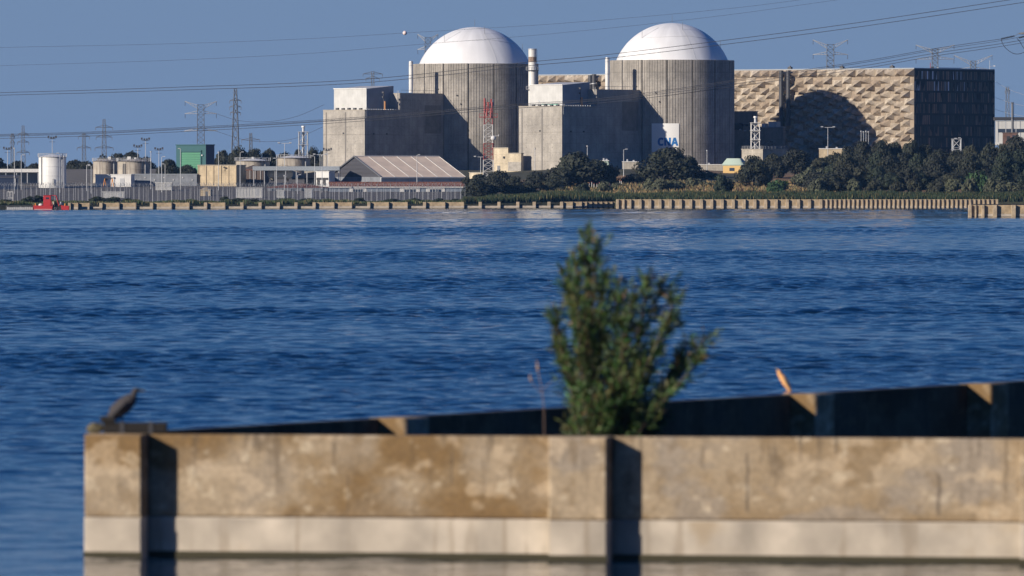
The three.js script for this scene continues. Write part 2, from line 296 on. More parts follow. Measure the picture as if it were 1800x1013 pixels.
// the tall shrub behind the wall
{
  const rr = rngOf(404), D = 194.2, base = P(1062, 0, D); base.y = -.1;
  const shrub = thing('shrub', 'tall blurred green shrub growing behind the near wall in midstream', 'shrub', base);
  const tips = [[1028, 410, 1], [1012, 452, .8], [1046, 430, .8], [990, 470, .55], [1002, 500, .8], [1060, 478, .8], [1085, 500, .8], [1110, 520, .9], [976, 548, .7], [985, 600, .8], [1140, 488, .6], [1165, 492, .7], [1185, 520, .6], [1178, 560, .6], [1030, 520, 1], [1060, 560, 1], [1095, 560, .9], [1208, 596, .55], [1240, 592, .55], [1228, 622, .6], [1195, 632, .7], [1150, 610, .7], [1120, 640, .9], [1005, 650, .9], [1040, 640, 1], [1085, 640, 1], [1015, 710, .7], [1060, 700, 1], [1110, 700, .9], [1160, 720, .55], [1150, 742, .5], [1010, 745, .6], [1085, 735, 1], [1130, 745, .6]];
  const stems = [], leafP = [], leafC = [], leafN = [];
  const leaf = (p, dir, len, wid, c) => {
    const side = V(rr() - .5, rr() - .5, rr() - .5).cross(dir).normalize().multiplyScalar(wid), tip = p.clone().addScaledVector(dir, len), mid = p.clone().addScaledVector(dir, len * .45), n = dir.clone().cross(side).normalize();
    mid.addScaledVector(n, wid * .25);
    const a = mid.clone().add(side), b = mid.clone().sub(side);
    for (const q of [p, b, a, a, b, tip]) { leafP.push(q.x, q.y, q.z); leafN.push(n.x, n.y, n.z); leafC.push(...c); }
  };
  const tones = [[.026, .076, .014], [.045, .118, .020], [.095, .155, .030], [.022, .045, .012], [.10, .10, .026], [.060, .12, .026]];
  for (const [tx, ty, dens] of tips) {
    const tip = P(tx, ty + 12, D + (rr() - .5) * 3.2).sub(base), root = V((rr() - .5) * .35, 0, (rr() - .5) * .3), lean = tip.clone().multiplyScalar(.50).add(V((rr() - .5) * .55 - tip.x * .16, .2, (rr() - .5) * .8));
    const c = new THREE.CatmullRomCurve3([root, lean, tip]);
    stems.push(new THREE.TubeGeometry(c, 12, .022, 5, false));
    const n = Math.round(155 * dens), L = c.getLength();
    for (let i = 0; i < n; i++) {
      const t = 1 - Math.pow(rr(), 1.25) * .72, p = c.getPoint(t), tan = c.getTangent(t);
      const tw = V(rr() - .5, (rr() - .25) * .9, rr() - .5).normalize().multiplyScalar(.35).addScaledVector(tan, .5).normalize(), tl = (.16 + rr() * .80) * (.45 + .75 * (1 - t)) * 1.25;
      const e = p.clone().addScaledVector(tw, tl); if (i % 4 === 0) stems.push(bar(p, e, .006, 3));
      const tone = tones[Math.floor(rr() * tones.length)].map(q => q * (.75 + .6 * rr()));
      const k = 6 + Math.floor(rr() * 6);
      for (let q = 0; q < k; q++) { const f = rr(), pp = p.clone().lerp(e, .25 + .75 * f), dd = tw.clone().multiplyScalar(.8).add(V(rr() - .5, rr() - .62, rr() - .5)).normalize(); leaf(pp, dd, .11 + .13 * rr(), .013 + .012 * rr(), rr() < .03 ? [.26, .14, .06] : tone); }
    }
  }
  part(shrub, 'stem', merge(stems), mat([.075, .055, .035], .9));
  const g = new THREE.BufferGeometry(); g.setAttribute('position', new THREE.Float32BufferAttribute(leafP, 3)); g.setAttribute('normal', new THREE.Float32BufferAttribute(leafN, 3)); g.setAttribute('color', new THREE.Float32BufferAttribute(leafC, 3));
  stuffPart(part(shrub, 'foliage', g, new THREE.MeshPhysicalMaterial({ roughness: .6, vertexColors: true, side: THREE.DoubleSide, transmission: .25, thickness: 0 })));
  const db = P(952, 0, 194.6); db.y = -.1;
  const st = thing('dry_stalk', 'faint dry reddish stalk standing left of the tall shrub', 'plant', db);
  const q0 = V(0, 0, 0), q1 = P(955, 705, 194.6).sub(db), q2 = P(946, 655, 194.6).sub(db), q3 = P(935, 672, 194.6).sub(db), q4 = P(972, 668, 194.6).sub(db);
  part(st, 'stalk', [tube([q0, q1, q2], .009, 14), tube([q1.clone().lerp(q2, .2), q3], .006, 6), tube([q1.clone().lerp(q2, .35), q4], .006, 6)], mat([.20, .13, .10], .9));
  for (const g of [sweep([q2.clone(), q2.clone().add(V(-.01, .1, 0)), q2.clone().add(V(-.03, .28, 0))], [.012, .035, .008], 6), sweep([q3.clone(), q3.clone().add(V(-.03, .06, 0)), q3.clone().add(V(-.05, .2, 0))], [.010, .03, .006], 6)]) part(st, 'seed_head', g, mat([.30, .21, .15], .95));
}

// the two birds
{
  const D = 193.15, at = (x, y, dz = 0) => P(x, y, D + dz);
  const o = at(212, 0); o.y = WALL_H + .25;
  const h = thing('heron', 'dark grey heron standing hunched on the left tip of the near wall', 'bird', o), L = (x, y, dz = 0) => at(x, y, dz).sub(o);
  const body = sweep([L(187, 741), L(195, 733), L(205, 723), L(218, 713), L(228, 704), L(235, 697), L(236, 690), L(239, 686), L(245, 686.5)], [.04, [.13, .10], [.22, .18], [.24, .19], [.19, .16], [.12, .10], [.085, .075], [.09, .075], [.036, .032]], 14);
  const bill = sweep([L(244, 686.5), L(250, 687.3), L(257, 688.6)], [.032, .022, .004], 8);
  const legs = [sweep([L(208, 725, .03), L(206, 738, .03), L(209, 747, .03), L(207, 755.5, .03)], [.045, .020, .013, .016], 8), sweep([L(214, 722, -.04), L(214, 737, -.04), L(217, 746, -.04), L(215, 755.5, -.04)], [.045, .020, .013, .016], 8)];
  const toes = []; for (const [x, dz] of [[207, .03], [215, -.04]]) for (const [dx, dd] of [[8, 0], [6, .06], [6, -.06], [-5, 0]]) toes.push(sweep([L(x, 755.3, dz), L(x + dx * .6, 755.2, dz + dd * .6), L(x + dx, 756, dz + dd)], [.012, .010, .004], 6));
  part(h, 'body', [body, ...legs, ...toes], mat([.045, .040, .042], .9));
  part(h, 'bill', bill, mat([.10, .075, .03], .5));
  for (const s of [-1, 1]) part(h, 'wing', sweep([L(228, 706, s * .11), L(216, 713, s * .16), L(203, 725, s * .13), L(188, 741, s * .03)], [[.06, .05], [.13, .06], [.10, .05], [.02, .015]], 10), mat([.030, .029, .034], .9));
  for (const s of [-1, 1]) part(h, 'eye', new THREE.SphereGeometry(.010, 8, 6).translate(...L(241, 685.4, s * .040).toArray()), M.black);
}
{
  const D = 229.6, at = (x, y, dz = 0) => P(x, y, D + dz), o = at(1385, 0); o.y = WALL_H + .01;
  const h = thing('squacco_heron', 'small buff orange heron stretched upright on the far edge of the dark wall', 'bird', o), L = (x, y, dz = 0) => at(x, y, dz).sub(o);
  part(h, 'body', [sweep([L(1391, 689), L(1387, 683), L(1381, 673), L(1376, 665), L(1371, 658), L(1369, 653), L(1367.5, 651)], [.02, [.055, .06], [.085, .09], [.085, .085], [.06, .06], [.05, .05], [.02, .02]], 14),
    sweep([L(1384, 681, .02), L(1385, 687, .02), L(1384, 691.5, .02)], [.03, .014, .012], 7), sweep([L(1387, 682, -.03), L(1388, 687, -.03), L(1387, 691.5, -.03)], [.03, .014, .012], 7),
    sweep([L(1384, 691.2, .02), L(1381, 691.3, .04), L(1378, 691.8, .05)], [.012, .009, .004], 6), sweep([L(1387, 691.2, -.03), L(1384, 691.3, -.05), L(1381, 691.8, -.06)], [.012, .009, .004], 6)], mat([.72, .36, .13], .85));
  part(h, 'bill', sweep([L(1368, 652), L(1365.5, 649), L(1363, 646)], [.018, .012, .003], 7), mat([.35, .27, .12], .5));
  for (const s of [-1, 1]) { part(h, 'wing', sweep([L(1375, 664, s * .07), L(1380, 671, s * .085), L(1386, 681, s * .06), L(1391, 689, s * .01)], [[.02, .02], [.05, .025], [.045, .02], [.008, .008]], 9), mat([.58, .40, .22], .9)); part(h, 'eye', new THREE.SphereGeometry(.009, 8, 6).translate(...L(1369.4, 653.2, s * .042).toArray()), M.black); }
}

// ------------------------------------------------------------------ far shore walls
function shoreWall(label, posts, depthOf, full, H, panelMat = M.farPanel) {
  const o = P(posts[0], 0, depthOf(posts[0])), w = thing('shore_wall', label, 'wall', V(o.x, 0, o.z));
  for (let i = 0; i < posts.length; i++) {
    const d = depthOf(posts[i]), a = P(posts[i], 0, d), pw = Math.min(.95, i ? (posts[i] - posts[i - 1]) * mPerPx(d) * .34 : .8);
    a.y = 0; a.sub(w.position); const pr = i ? Math.min(.34, (posts[i] - posts[i - 1]) * mPerPx(d) * .17) : .34;
    part(w, 'pilaster', uvm(chamferBox(pw, H + 1.2, .30 + 2 * pr, .05).translate(a.x - pw / 2, (H - 1.2) / 2 + .03, a.z + pr), 6), M.farPost);
    if (!i) continue;
    const e = P(posts[i - 1], 0, depthOf(posts[i - 1])); e.y = 0; e.sub(w.position);
    const len = a.x - e.x - .02, ry = -.06, put = g => g.rotateY(ry).translate((a.x + e.x) / 2, 0, e.z);
    if (full(i)) part(w, 'wall_panel', put(uvm(chamferBox(len, H - .75, .3, .03).translate(0, .75 + (H - .75) / 2, 0), 6)), panelMat);
    part(w, 'base_course', put(uvm(chamferBox(len, 1.7, .36, .03).translate(0, -.12, .02), 6)), M.farCourse);
    part(w, 'algae_band', put(box(len, .14, .02, 0, .05, .215)), M.algae);
  }
  return w;
}
{
  const px = [124, 137.5, 157.6, 180, 209.7, 239.3, 269, 302, 333, 364, 396, 428, 460, 492, 523, 555, 588, 619, 651, 684, 717, 749, 783, 816, 847, 880, 913, 942, 968, 990, 1007, 1023, 1032, 1041, 1050, 1059, 1068, 1077, 1086];
  const open = new Set([3, 6, 9, 11, 12, 13, 14, 15, 18, 21, 24, 25, 26, 27, 28, 29]);
  shoreWall('long low concrete shore wall with missing panels, from the red boat to midway', px, x => shoreD(x) - 1.2, i => !open.has(i), 1.85);
  const r = [1088, 1098, 1110, 1128, 1145, 1163, 1181, 1199, 1217, 1236, 1254, 1272.5, 1292, 1311, 1330, 1349, 1367.5, 1387, 1406.7, 1426, 1446]; for (let x = 1455; x < 1760; x += 7.9) r.push(x);
  shoreWall('ribbed tan concrete shore wall below the wooded bank on the right', r, x => 2541 - (x - 1088) * .002, () => true, 2.62);
  shoreWall('short concrete wall tip standing nearest on the far right of the water', [1708.5, 1717, 1731, 1753, 1786, 1822, 1860, 1900], x => 1944 - (x - 1708) * .02, () => true, 2.72);
  const b = P(1712, 0, 1950), bw = thing('shore_wall', 'dark topped wall running back behind the short wall tip at right', 'wall', V(b.x, 0, b.z), .35);
  part(bw, 'wall_panel', uvm(chamferBox(60, 3.6, .3, .03).translate(30, .98, -1), 6), M.shadePaintedWall); part(bw, 'coping', box(60, .12, .5, 30, 2.84, -1), M.darkSteel);
}
{ // pale pontoon left of the boat
  const o = P(35, 0, 2419), p = thing('pontoon', 'row of pale floats on the water left of the red boat', 'pontoon', V(o.x, 0, o.z));
  for (let i = 0; i < 12; i++) part(p, 'float', chamferBox(.52, .75 + .2 * rnd(), .6, .06).translate(-3.5 + i * .62, .3, 0), M.galvanised);
  part(p, 'walkway', box(8.6, .12, .5, 0, .05, -.55), M.steel); part(p, 'rail', [bar(V(-4, 1, -.6), V(4, 1, -.6), .03), bar(V(-4, .1, -.6), V(-4, 1, -.6), .03), bar(V(0, .1, -.6), V(0, 1, -.6), .03), bar(V(4, .1, -.6), V(4, 1, -.6), .03)], M.galvanised);
}
{ // red work boat
  const d = 2418, s = mPerPx(d), o = P(58, 0, d), b = thing('work_boat', 'red work barge with a red cabin moored by the left shore', 'boat', V(o.x, 0, o.z)), X = x => (x - 58) * s, Y = y => Math.max(-.4, pxY(y, d));
  const hull = (x0, x1, bow) => { const sh = new THREE.Shape(); sh.moveTo(X(x0) - bow, 1.15); sh.lineTo(X(x1), 1.0); sh.lineTo(X(x1) - .1, -.4); sh.lineTo(X(x0) + .35, -.4); sh.closePath(); return new THREE.ExtrudeGeometry(sh, { depth: 2.9, bevelEnabled: true, bevelSize: .06, bevelThickness: .06, bevelSegments: 1 }).translate(0, 0, -1.4); };
  part(b, 'hull', hull(58.5, 92, 0), M.red); part(b, 'stern_float', hull(107, 121, 0), M.red);
  part(b, 'engine_deck', box(X(108) - X(91), .95, 2.3, (X(91) + X(108)) / 2, .3, 0), M.black);
  part(b, 'rubbing_strip', box(X(91) - X(60), .1, .08, (X(60) + X(91)) / 2, .12, 1.55), M.mastWhite);
  const cab = part(b, 'cabin', chamferBox(X(89) - X(76), 2.95, 2.2, .06).translate((X(76) + X(89)) / 2, 2.55, 0), M.red); part(cab, 'window', box(.9, .5, .04, X(83), 3.25, 1.12), M.windowDark); part(cab, 'roof_edge', box(2.3, .12, 2.4, (X(76) + X(89)) / 2, 4.08, 0), mat([.30, .02, .025], .5));
  part(b, 'gantry', [bar(V(X(87), 4, .9), V(X(92), 1, .9), .12, 6), bar(V(X(98), 4, .9), V(X(103.5), 1, .9), .14, 6), bar(V(X(98), 4, -.9), V(X(103.5), 1, -.9), .14, 6), bar(V(X(87), 4, .9), V(X(98), 4, .9), .12, 6), bar(V(X(87), 4, -.9), V(X(98), 4, -.9), .12, 6), bar(V(X(98), 4, -.9), V(X(98), 4, .9), .1, 6)], M.red);
  part(b, 'winch', [cyl(.35, .35, 1.3, X(95), .9, .4, 12).rotateX(0), box(.5, 1.0, .6, X(98), 1.2, 0)], M.black);
  part(b, 'wheel', new THREE.TorusGeometry(.32, .1, 8, 16).translate(X(97), .35, 1.25), M.steel);
  part(b, 'crew_seat', box(.5, .8, .5, X(93), 1.9, .6), M.creamPale); part(b, 'bollard', [cyl(.18, .18, .75, X(62), 1.1, 1), cyl(.18, .18, .75, X(114), 1.0, 1)], M.orange);
  part(b, 'tarpaulin', new THREE.SphereGeometry(.6, 12, 8).scale(1.1, .7, 1).translate(X(71), 1.35, .4), M.whitePaint); part(b, 'barrel', [cyl(.3, .3, .9, X(106), 1.35, .3, 14)], M.whitePaint); part(b, 'locker', chamferBox(.5, 1.1, .7, .03).translate(X(110), 1.5, 0), M.carBlue);
}

// ------------------------------------------------------------------ the plant: everything stands on one grid turned 35 degrees
const GRID = 38 * Math.PI / 180, c35 = Math.cos(GRID), s35 = Math.sin(GRID);
// a box whose lit face runs from pixel xl to the corner xc and whose shaded face runs from xc to xr; corner at depth dc
function gridBox(xl, xc, xr, dc, turn = GRID) {
  const c = Math.cos(turn), s = Math.sin(turn), X0 = pxX(xc, dc), kl = (xl - CX) / F, kr = (xr - CX) / F;
  return { w: (X0 - kl * dc) / (c + kl * s), t: (kr * dc - X0) / (s - kr * c), X0, dc };
}
const alongShade = (gb, px) => { const k = (px - CX) / F, t = (k * gb.dc - gb.X0) / (s35 - k * c35); return { t, d: gb.dc + t * c35, X: gb.X0 + t * s35 }; };
// local axes at the corner: +x out of the shaded face, +z out of the lit face; the body fills x in [-w, 0], z in [-t, 0]
const slab = (w, t, y0, y1, x = 0, z = 0) => uvm(box(w, y1 - y0, t, x - w / 2, (y0 + y1) / 2, z - t / 2), 24);
const GY = 11.6;

function fuelBuilding(name, label, xl, xc, xr, dc, yLow, xTall, yTall, pent, logo) {
  const gb = gridBox(xl, xc, xr, dc), top = pxY(yLow, dc), b = thing(name, label, 'building', V(gb.X0, GY, -dc), -GRID);
  const H = top - GY, tl = alongShade(gb, xTall), HT = pxY(yTall, tl.d) - GY, t1 = tl.t;
  part(b, 'wall', slab(gb.w, t1, 0, H), M.concrete);
  part(b, 'tall_block', slab(gb.w, gb.t - t1, 0, HT, 0, -t1), M.concrete);
  const J = (x, w, y0, y1) => box(w, y1 - y0, .05, x, (y0 + y1) / 2, .012);
  part(b, 'joint', J(-gb.w * .925, .42, 0, H - .6), M.joint); part(b, 'joint', J(-gb.w * .46, .46, 0, H - .6), M.joint);
  part(b, 'pour_line', [box(gb.w, .10, .03, -gb.w / 2, H * .60, .006), box(.03, .10, t1, .006, H * .60, -t1 / 2)], M.concreteDark);
  const holes = []; for (let i = 0; i < 4; i++) for (let j = 0; j < 5; j++) holes.push(box(.22, .22, .04, -gb.w * (.82 - i * .2), H * (.24 + j * .12), .012)); stuffPart(part(b, 'tie_hole', holes, M.joint));
  part(b, 'vent', box(.6, .5, .12, -gb.w * .51, H * .62, .05), M.black);
  part(b, 'coping', [box(gb.w + .1, .3, .35, -gb.w / 2, H + .1, -.12), box(.35, .3, t1, -.12, H + .1, -t1 / 2 - .1)], M.concretePale);
  const n = Math.round(t1 / 1.3), tc = []; for (let i = 1; i < n; i++) tc.push(box(.25, .28, .25, -.15, H + .38, -i * 1.3)); stuffPart(part(b, 'roof_bracket', tc, M.galvanised));
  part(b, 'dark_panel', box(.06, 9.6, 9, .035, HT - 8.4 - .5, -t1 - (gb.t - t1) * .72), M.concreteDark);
  part(b, 'joint', box(.06, HT, .5, .03, HT / 2, -gb.t + .9), M.joint);
  for (const [x, y] of [[.25, H * .61], [.62, H * .61]]) part(b, 'vent', box(.1, .5, .8, .05, y, -t1 * x), M.black);
  part(b, 'ladder', [bar(V(.18, H - 2.6, -.5), V(.18, H + .9, -.5), .07), bar(V(.18, H - 2.6, -1.1), V(.18, H + .9, -1.1), .07), ...[0, 1, 2, 3, 4].map(i => bar(V(.18, H - 2.3 + i * .7, -.5), V(.18, H - 2.3 + i * .7, -1.1), .05))], M.galvanised);
  part(b, 'ladder', [bar(V(-.4, HT - 3, -t1 + .18), V(-.4, HT + .8, -t1 + .18), .07), bar(V(-1, HT - 3, -t1 + .18), V(-1, HT + .8, -t1 + .18), .07)], M.galvanised);
  const hr = []; for (let i = 0; i < 7; i++) hr.push(bar(V(-.2, HT, -t1 - 1 - i * 3), V(-.2, HT + 1, -t1 - 1 - i * 3), .05)); hr.push(bar(V(-.2, HT + 1, -t1 - 1), V(-.2, HT + 1, -t1 - 19), .05)); part(b, 'railing', hr, M.steel);
  part(b, 'floodlight', [bar(V(-2.2, H, -t1 * .68), V(-2.2, H + 6.2, -t1 * .68), .13, 6), box(.8, .5, .4, -2.2, H + 6.2, -t1 * .68 + .3), box(.5, .6, .5, -2.2, H + 4.6, -t1 * .68 + .4)], M.darkSteel);
  part(b, 'pipe_stub', cyl(.32, .32, 3.2, -1.6, H, -t1 * .68, 10), mat([.40, .20, .09], .8));
  // metal-clad penthouse on the low roof
  const pd = dc + pent.back, pg = gridBox(pent.xl, pent.xc, pent.xr, pd), off = V(pg.X0 - gb.X0, 0, -(pd - dc)).applyAxisAngle(V(0, 1, 0), GRID), PH = pxY(pent.y, pd) - GY - H;
  const p = new THREE.Group(); p.name = 'penthouse'; p.position.set(off.x, H, off.z); b.add(p);
  const roofUp = 1.1, sh = new THREE.Shape(); sh.moveTo(0, 0); sh.lineTo(pg.t, 0); sh.lineTo(pg.t, PH + roofUp); sh.lineTo(0, PH); sh.closePath();
  part(p, 'cladding', uvm(new THREE.ExtrudeGeometry(sh, { depth: pg.w, bevelEnabled: false }).rotateY(Math.PI / 2).translate(-pg.w, 0, 0), 6), M.cladding);
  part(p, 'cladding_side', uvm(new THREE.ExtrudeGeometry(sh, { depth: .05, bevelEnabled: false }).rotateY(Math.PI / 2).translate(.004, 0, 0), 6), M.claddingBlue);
  part(p, 'roof_trim', [box(pg.w + .3, .28, .3, -pg.w / 2, PH + .08, .05)], M.whitePaint);
  const lo = new THREE.Shape(); lo.absarc(0, 0, 1.15, 0, 7); const hole = new THREE.Path(); if (logo === 'ring') { hole.absarc(0, 0, .55, 0, 7); lo.holes.push(hole); }
  part(p, 'emblem', new THREE.ExtrudeGeometry(lo, { depth: .04, bevelEnabled: false, curveSegments: 14 }).translate(-pg.w * .78, 1.5, .02), logo === 'ring' ? mat([.38, .62, .30], .6) : mat([.06, .33, .62], .6));
  if (logo !== 'ring') part(p, 'emblem_bar', box(pg.w * .5, .22, .04, -pg.w * .38, .85, .03), mat([.10, .42, .30], .6));
  const un = []; for (let i = 0; i < 5; i++) un.push(box(.9, .5 + .4 * rnd(), .9, -gb.w * (.15 + .14 * i), H + .45, -1.2)); part(b, 'roof_vent', un, M.darkSteel);
  return { b, gb, H, HT, t1 };
}
const fuelA = fuelBuilding('fuel_building', 'blocky concrete building with grey penthouse beside the left domed reactor', 568, 641, 783, 2887.5, 194, 703, 163.5, { xl: 587, xc: 644, xr: 691.5, back: 8, y: 156 }, 'ring');
const fuelB = fuelBuilding('fuel_building', 'blocky concrete building with penthouse and blue emblem between the two domed reactors', 912, 988, 1130, 2828.5, 187.5, 1049, 157, { xl: 931, xc: 988.5, xr: 1036.5, back: 6, y: 149.5 }, 'disc');

function containment(label, x, d, R0, yTop, yDome, shift, banner) {
  const o = onGround(x, d); o.y = GY;
  const b = thing('reactor_building', label, 'reactor', o), H = pxY(yTop, d - 12) - GY, top2 = pxY(yDome, d) - GY - H;
  const bays = 15, fl = 9, step = 2 * Math.PI / bays, slot = .011;
  const bayGeo = (y0, y1, r) => {
    const prof = [], a0 = slot, a1 = step - slot;
    for (let i = 0; i < fl; i++) { const f0 = lerp(a0, a1, i / fl), w = (a1 - a0) / fl; prof.push([f0, r], [f0 + w * .70, r], [f0 + w * .73, r - .13], [f0 + w * .97, r - .13]); }
    prof.push([a1, r], [a1, r - .7]); prof.unshift([a0, r - .7]);
    const pos = [], uv = [];
    for (let i = 0; i < prof.length - 1; i++) { const [a, ra] = prof[i], [c, rc] = prof[i + 1], A = [ra * Math.sin(a), ra * Math.cos(a)], C = [rc * Math.sin(c), rc * Math.cos(c)]; const q = [[A, y0], [C, y0], [C, y1], [A, y0], [C, y1], [A, y1]]; const us = [a, c, c, a, c, a]; q.forEach(([p, y], k) => { pos.push(p[0], y, p[1]); uv.push(us[k] * r / 24, y / 24); }); }
    for (let i = 1; i < prof.length - 2; i++) { const [a, ra] = prof[i], [c, rc] = prof[i + 1]; pos.push(ra * Math.sin(a), y1, ra * Math.cos(a), rc * Math.sin(c), y1, rc * Math.cos(c), 0, y1 - .0, r * .6); uv.push(0, 0, 1, 0, 0, 1); }
    const g = new THREE.BufferGeometry(); g.setAttribute('position', new THREE.Float32BufferAttribute(pos.slice(0, (prof.length - 1) * 18), 3)); g.setAttribute('uv', new THREE.Float32BufferAttribute(uv.slice(0, (prof.length - 1) * 12), 2)); g.computeVertexNormals(); return g;
  };
  const lower = bayGeo(0, H - 4.3, R0), upper = bayGeo(H - 4.28, H, R0 - .02);
  part(b, 'core_wall', new THREE.CylinderGeometry(R0 - .75, R0 - .75, H - .05, 90).translate(0, (H - .05) / 2, 0), M.joint);
  for (let i = 0; i < bays; i++) { const a = i * step + shift; const l = part(b, 'wall_panel', lower, M.concrete); l.rotation.y = a; const u = part(b, 'wall_panel', upper, M.concreteUpper); u.rotation.y = a; }
  part(b, 'ring_beam', new THREE.RingGeometry(R0 - 4, R0 - .05, 90).rotateX(-Math.PI / 2).translate(0, H - .04, 0), M.concretePale);
  const rB = R0 * .898, rs = (rB * rB + top2 * top2) / (2 * top2), th = Math.asin(rB / rs);
  part(b, 'dome', new THREE.SphereGeometry(rs, 96, 40, 0, Math.PI * 2, 0, th).translate(0, H - .04 + top2 - rs, 0), M.dome);
  const on = (lat, lon) => V(rs * Math.sin(lat * th) * Math.sin(lon), H - .04 + top2 - rs + rs * Math.cos(lat * th) + .05, rs * Math.sin(lat * th) * Math.cos(lon));
  const seam = (a, e) => tube(Array.from({ length: 9 }, (_, i) => on(lerp(a[0], e[0], i / 8), lerp(a[1], e[1], i / 8))), .05, 16, 4);
  for (const g of [seam([.42, .35], [.99, .42]), seam([.62, -.75], [.58, .42]), seam([.58, .42], [.66, 1.2]), seam([.35, -.6], [.62, -.85])]) part(b, 'lightning_cable', g, M.galvanised);
  part(b, 'lightning_rod', [...[[.0, 0], [.62, -.85], [.42, .35], [.80, 1.35]].map(([a, c]) => bar(on(a, c), on(a, c).add(V(0, 2.6, 0)), .06, 5))], M.steel);
  const bolts = []; for (const [a, y] of [[-.62, .76], [-.28, .70], [-.22, .62]]) bolts.push(new THREE.CylinderGeometry(.28, .28, .3, 8).rotateX(Math.PI / 2).translate(0, H * y, R0 + .05).rotateY(a)); part(b, 'wall_port', bolts, M.black);
  if (banner) {
    const W = 512, Hh = 512, cv = document.createElement('canvas'); cv.width = W; cv.height = Hh; const g = cv.getContext('2d');
    g.fillStyle = '#eeeeea'; g.fillRect(0, 0, W, Hh); g.fillStyle = '#1d6fb4'; g.strokeStyle = '#1d6fb4'; g.font = 'bold 185px sans-serif'; g.textAlign = 'center'; g.textBaseline = 'middle'; g.lineWidth = 13; g.lineJoin = 'round';
    g.fillText('CNA', 302, 330); g.strokeText('CNA', 302, 330);
    const t = new THREE.CanvasTexture(cv); t.colorSpace = THREE.SRGBColorSpace; t.magFilter = THREE.LinearFilter; t.anisotropy = 8;
    const a0 = Math.asin((1143.8 - x) * mPerPx(d) / (R0 + .2)), a1 = Math.asin((1191.5 - x) * mPerPx(d) / (R0 + .2)), y1 = pxY(217, d - 20) - GY, y0 = y1 - 9.6, g2 = new THREE.CylinderGeometry(R0 + .16, R0 + .16, y1 - y0, 24, 1, true, a0, a1 - a0).translate(0, (y0 + y1) / 2, 0);
    const ba = tag(new THREE.Mesh(g2, mat([.88, .88, .88], .7, { map: t, side: THREE.DoubleSide })), 'square white banner with blue letters hung on the right reactor', 'banner'); ba.name = 'banner'; ba.position.copy(o); ba.castShadow = ba.receiveShadow = true; scene.add(ba);
  }
  return { b, H, o };
}
const unitA = containment('round concrete reactor building with white dome, the left one with the mast before it', 834.5, 2940, 21.36, 112, 47.3, -.10, false);
const unitB = containment('round concrete reactor building with white dome and banner, the right one', 1181.5, 2880, 21.05, 105.6, 40.3, -.10, true);

function ventPipe(label, x, d, y0, y1, r, m) {
  const b0 = pxY(y0, d), t = pxY(y1, d), o = P(x, 0, d); o.y = b0; const p = thing('vent_pipe', label, 'vent pipe', o);
  part(p, 'pipe', cyl(r, r, t - b0, 0, 0, 0, 18), m); part(p, 'cap', cyl(r * 1.08, r * .9, .5, 0, t - b0, 0, 18), M.galvanised); part(p, 'collar', [cyl(r * 1.1, r * 1.1, .25, 0, (t - b0) * .5, 0, 18), cyl(r * 1.1, r * 1.1, .25, 0, (t - b0) * .9, 0, 18)], M.galvanised);
}
ventPipe('slim white vent pipe rising beside the left reactor', 722.3, 2917, 163, 110, .72, M.whitePaint);
ventPipe('slim white vent pipe rising beside the right reactor', 1067.8, 2857, 158, 103.5, .74, M.whitePaint);
{ // the tall stack between the units
  const d = 2905, o = P(936, 0, d), H = pxY(87.5, d) - 20; o.y = 20;
  const s = thing('exhaust_stack', 'thick pale exhaust stack with ringed platforms right of the left reactor', 'stack', o), Y = y => pxY(y, d) - 20;
  part(s, 'shaft', cyl(1.42, 1.36, H, 0, 0, 0, 28), M.whitePaint); part(s, 'rust_band', cyl(1.39, 1.385, Y(100) - Y(109), 0, Y(109), 0, 28), mat([.46, .36, .30], .8, { map: T_rust })); part(s, 'rim', cyl(1.5, 1.5, .35, 0, H, 0, 28), M.galvanised);
  part(s, 'duct', cyl(.95, .95, Y(112), 1.1, 0, -1.1, 18), M.greyRoof);
  for (const y of [124, 158]) { const pl = part(s, 'platform', [cyl(2.2, 2.2, .18, 0, Y(y), 0, 24)], M.steel); const rr = [new THREE.TorusGeometry(2.15, .05, 5, 28).rotateX(Math.PI / 2).translate(0, Y(y) + 1.2, 0)]; for (let i = 0; i < 12; i++) { const a = i / 12 * 6.283; rr.push(bar(V(2.15 * Math.cos(a), Y(y), 2.15 * Math.sin(a)), V(2.15 * Math.cos(a), Y(y) + 1.2, 2.15 * Math.sin(a)), .05)); } part(pl, 'railing', rr, M.galvanised); }
  part(s, 'ladder', [bar(V(1.55, 0, .5), V(1.55, H, .5), .06), bar(V(1.55, 0, -.1), V(1.55, H, -.1), .06)], M.steel);
}

// turbine halls with folded stone facade
const moduleGeos = [0, 1, 2, 3, 4, 5].map(k => {
  const w = 4.06, h = 2.46, ax = [.66, .58, .74, .30, .70, .50][k], ay = [.36, .42, .32, .38, .48, .30][k], dz = [2.3, 1.9, 2.6, 2.0, 1.6, 2.2][k], kx = [.30, .36, .24, .70, .2, .8][k], ky = [.70, .62, .74, .64, .66, .72][k];
  const c = [[0, 0, .05], [w, 0, .05], [w, h, .05], [0, h, .05]], top = [ax * w, h * ay, dz], up = [kx * w, h * ky, dz * .40], pos = [], uv = [];
  const tri = (a, b, e) => { for (const p of [a, b, e]) { pos.push(...p); uv.push(p[0] / 5, p[1] / 5 + k * .3); } };
  tri(c[0], c[1], top); 
  if (kx < ax) { tri(c[1], c[2], top); tri(c[2], up, top); tri(c[2], c[3], up); tri(c[3], c[0], up); tri(c[0], top, up); }
  else { tri(c[3], c[0], top); tri(c[3], top, up); tri(c[2], c[3], up); tri(c[1], c[2], up); tri(c[1], up, top); }
  const g = new THREE.BufferGeometry(); g.setAttribute('position', new THREE.Float32BufferAttribute(pos, 3)); g.setAttribute('uv', new THREE.Float32BufferAttribute(uv, 2)); g.computeVertexNormals(); return g;
});
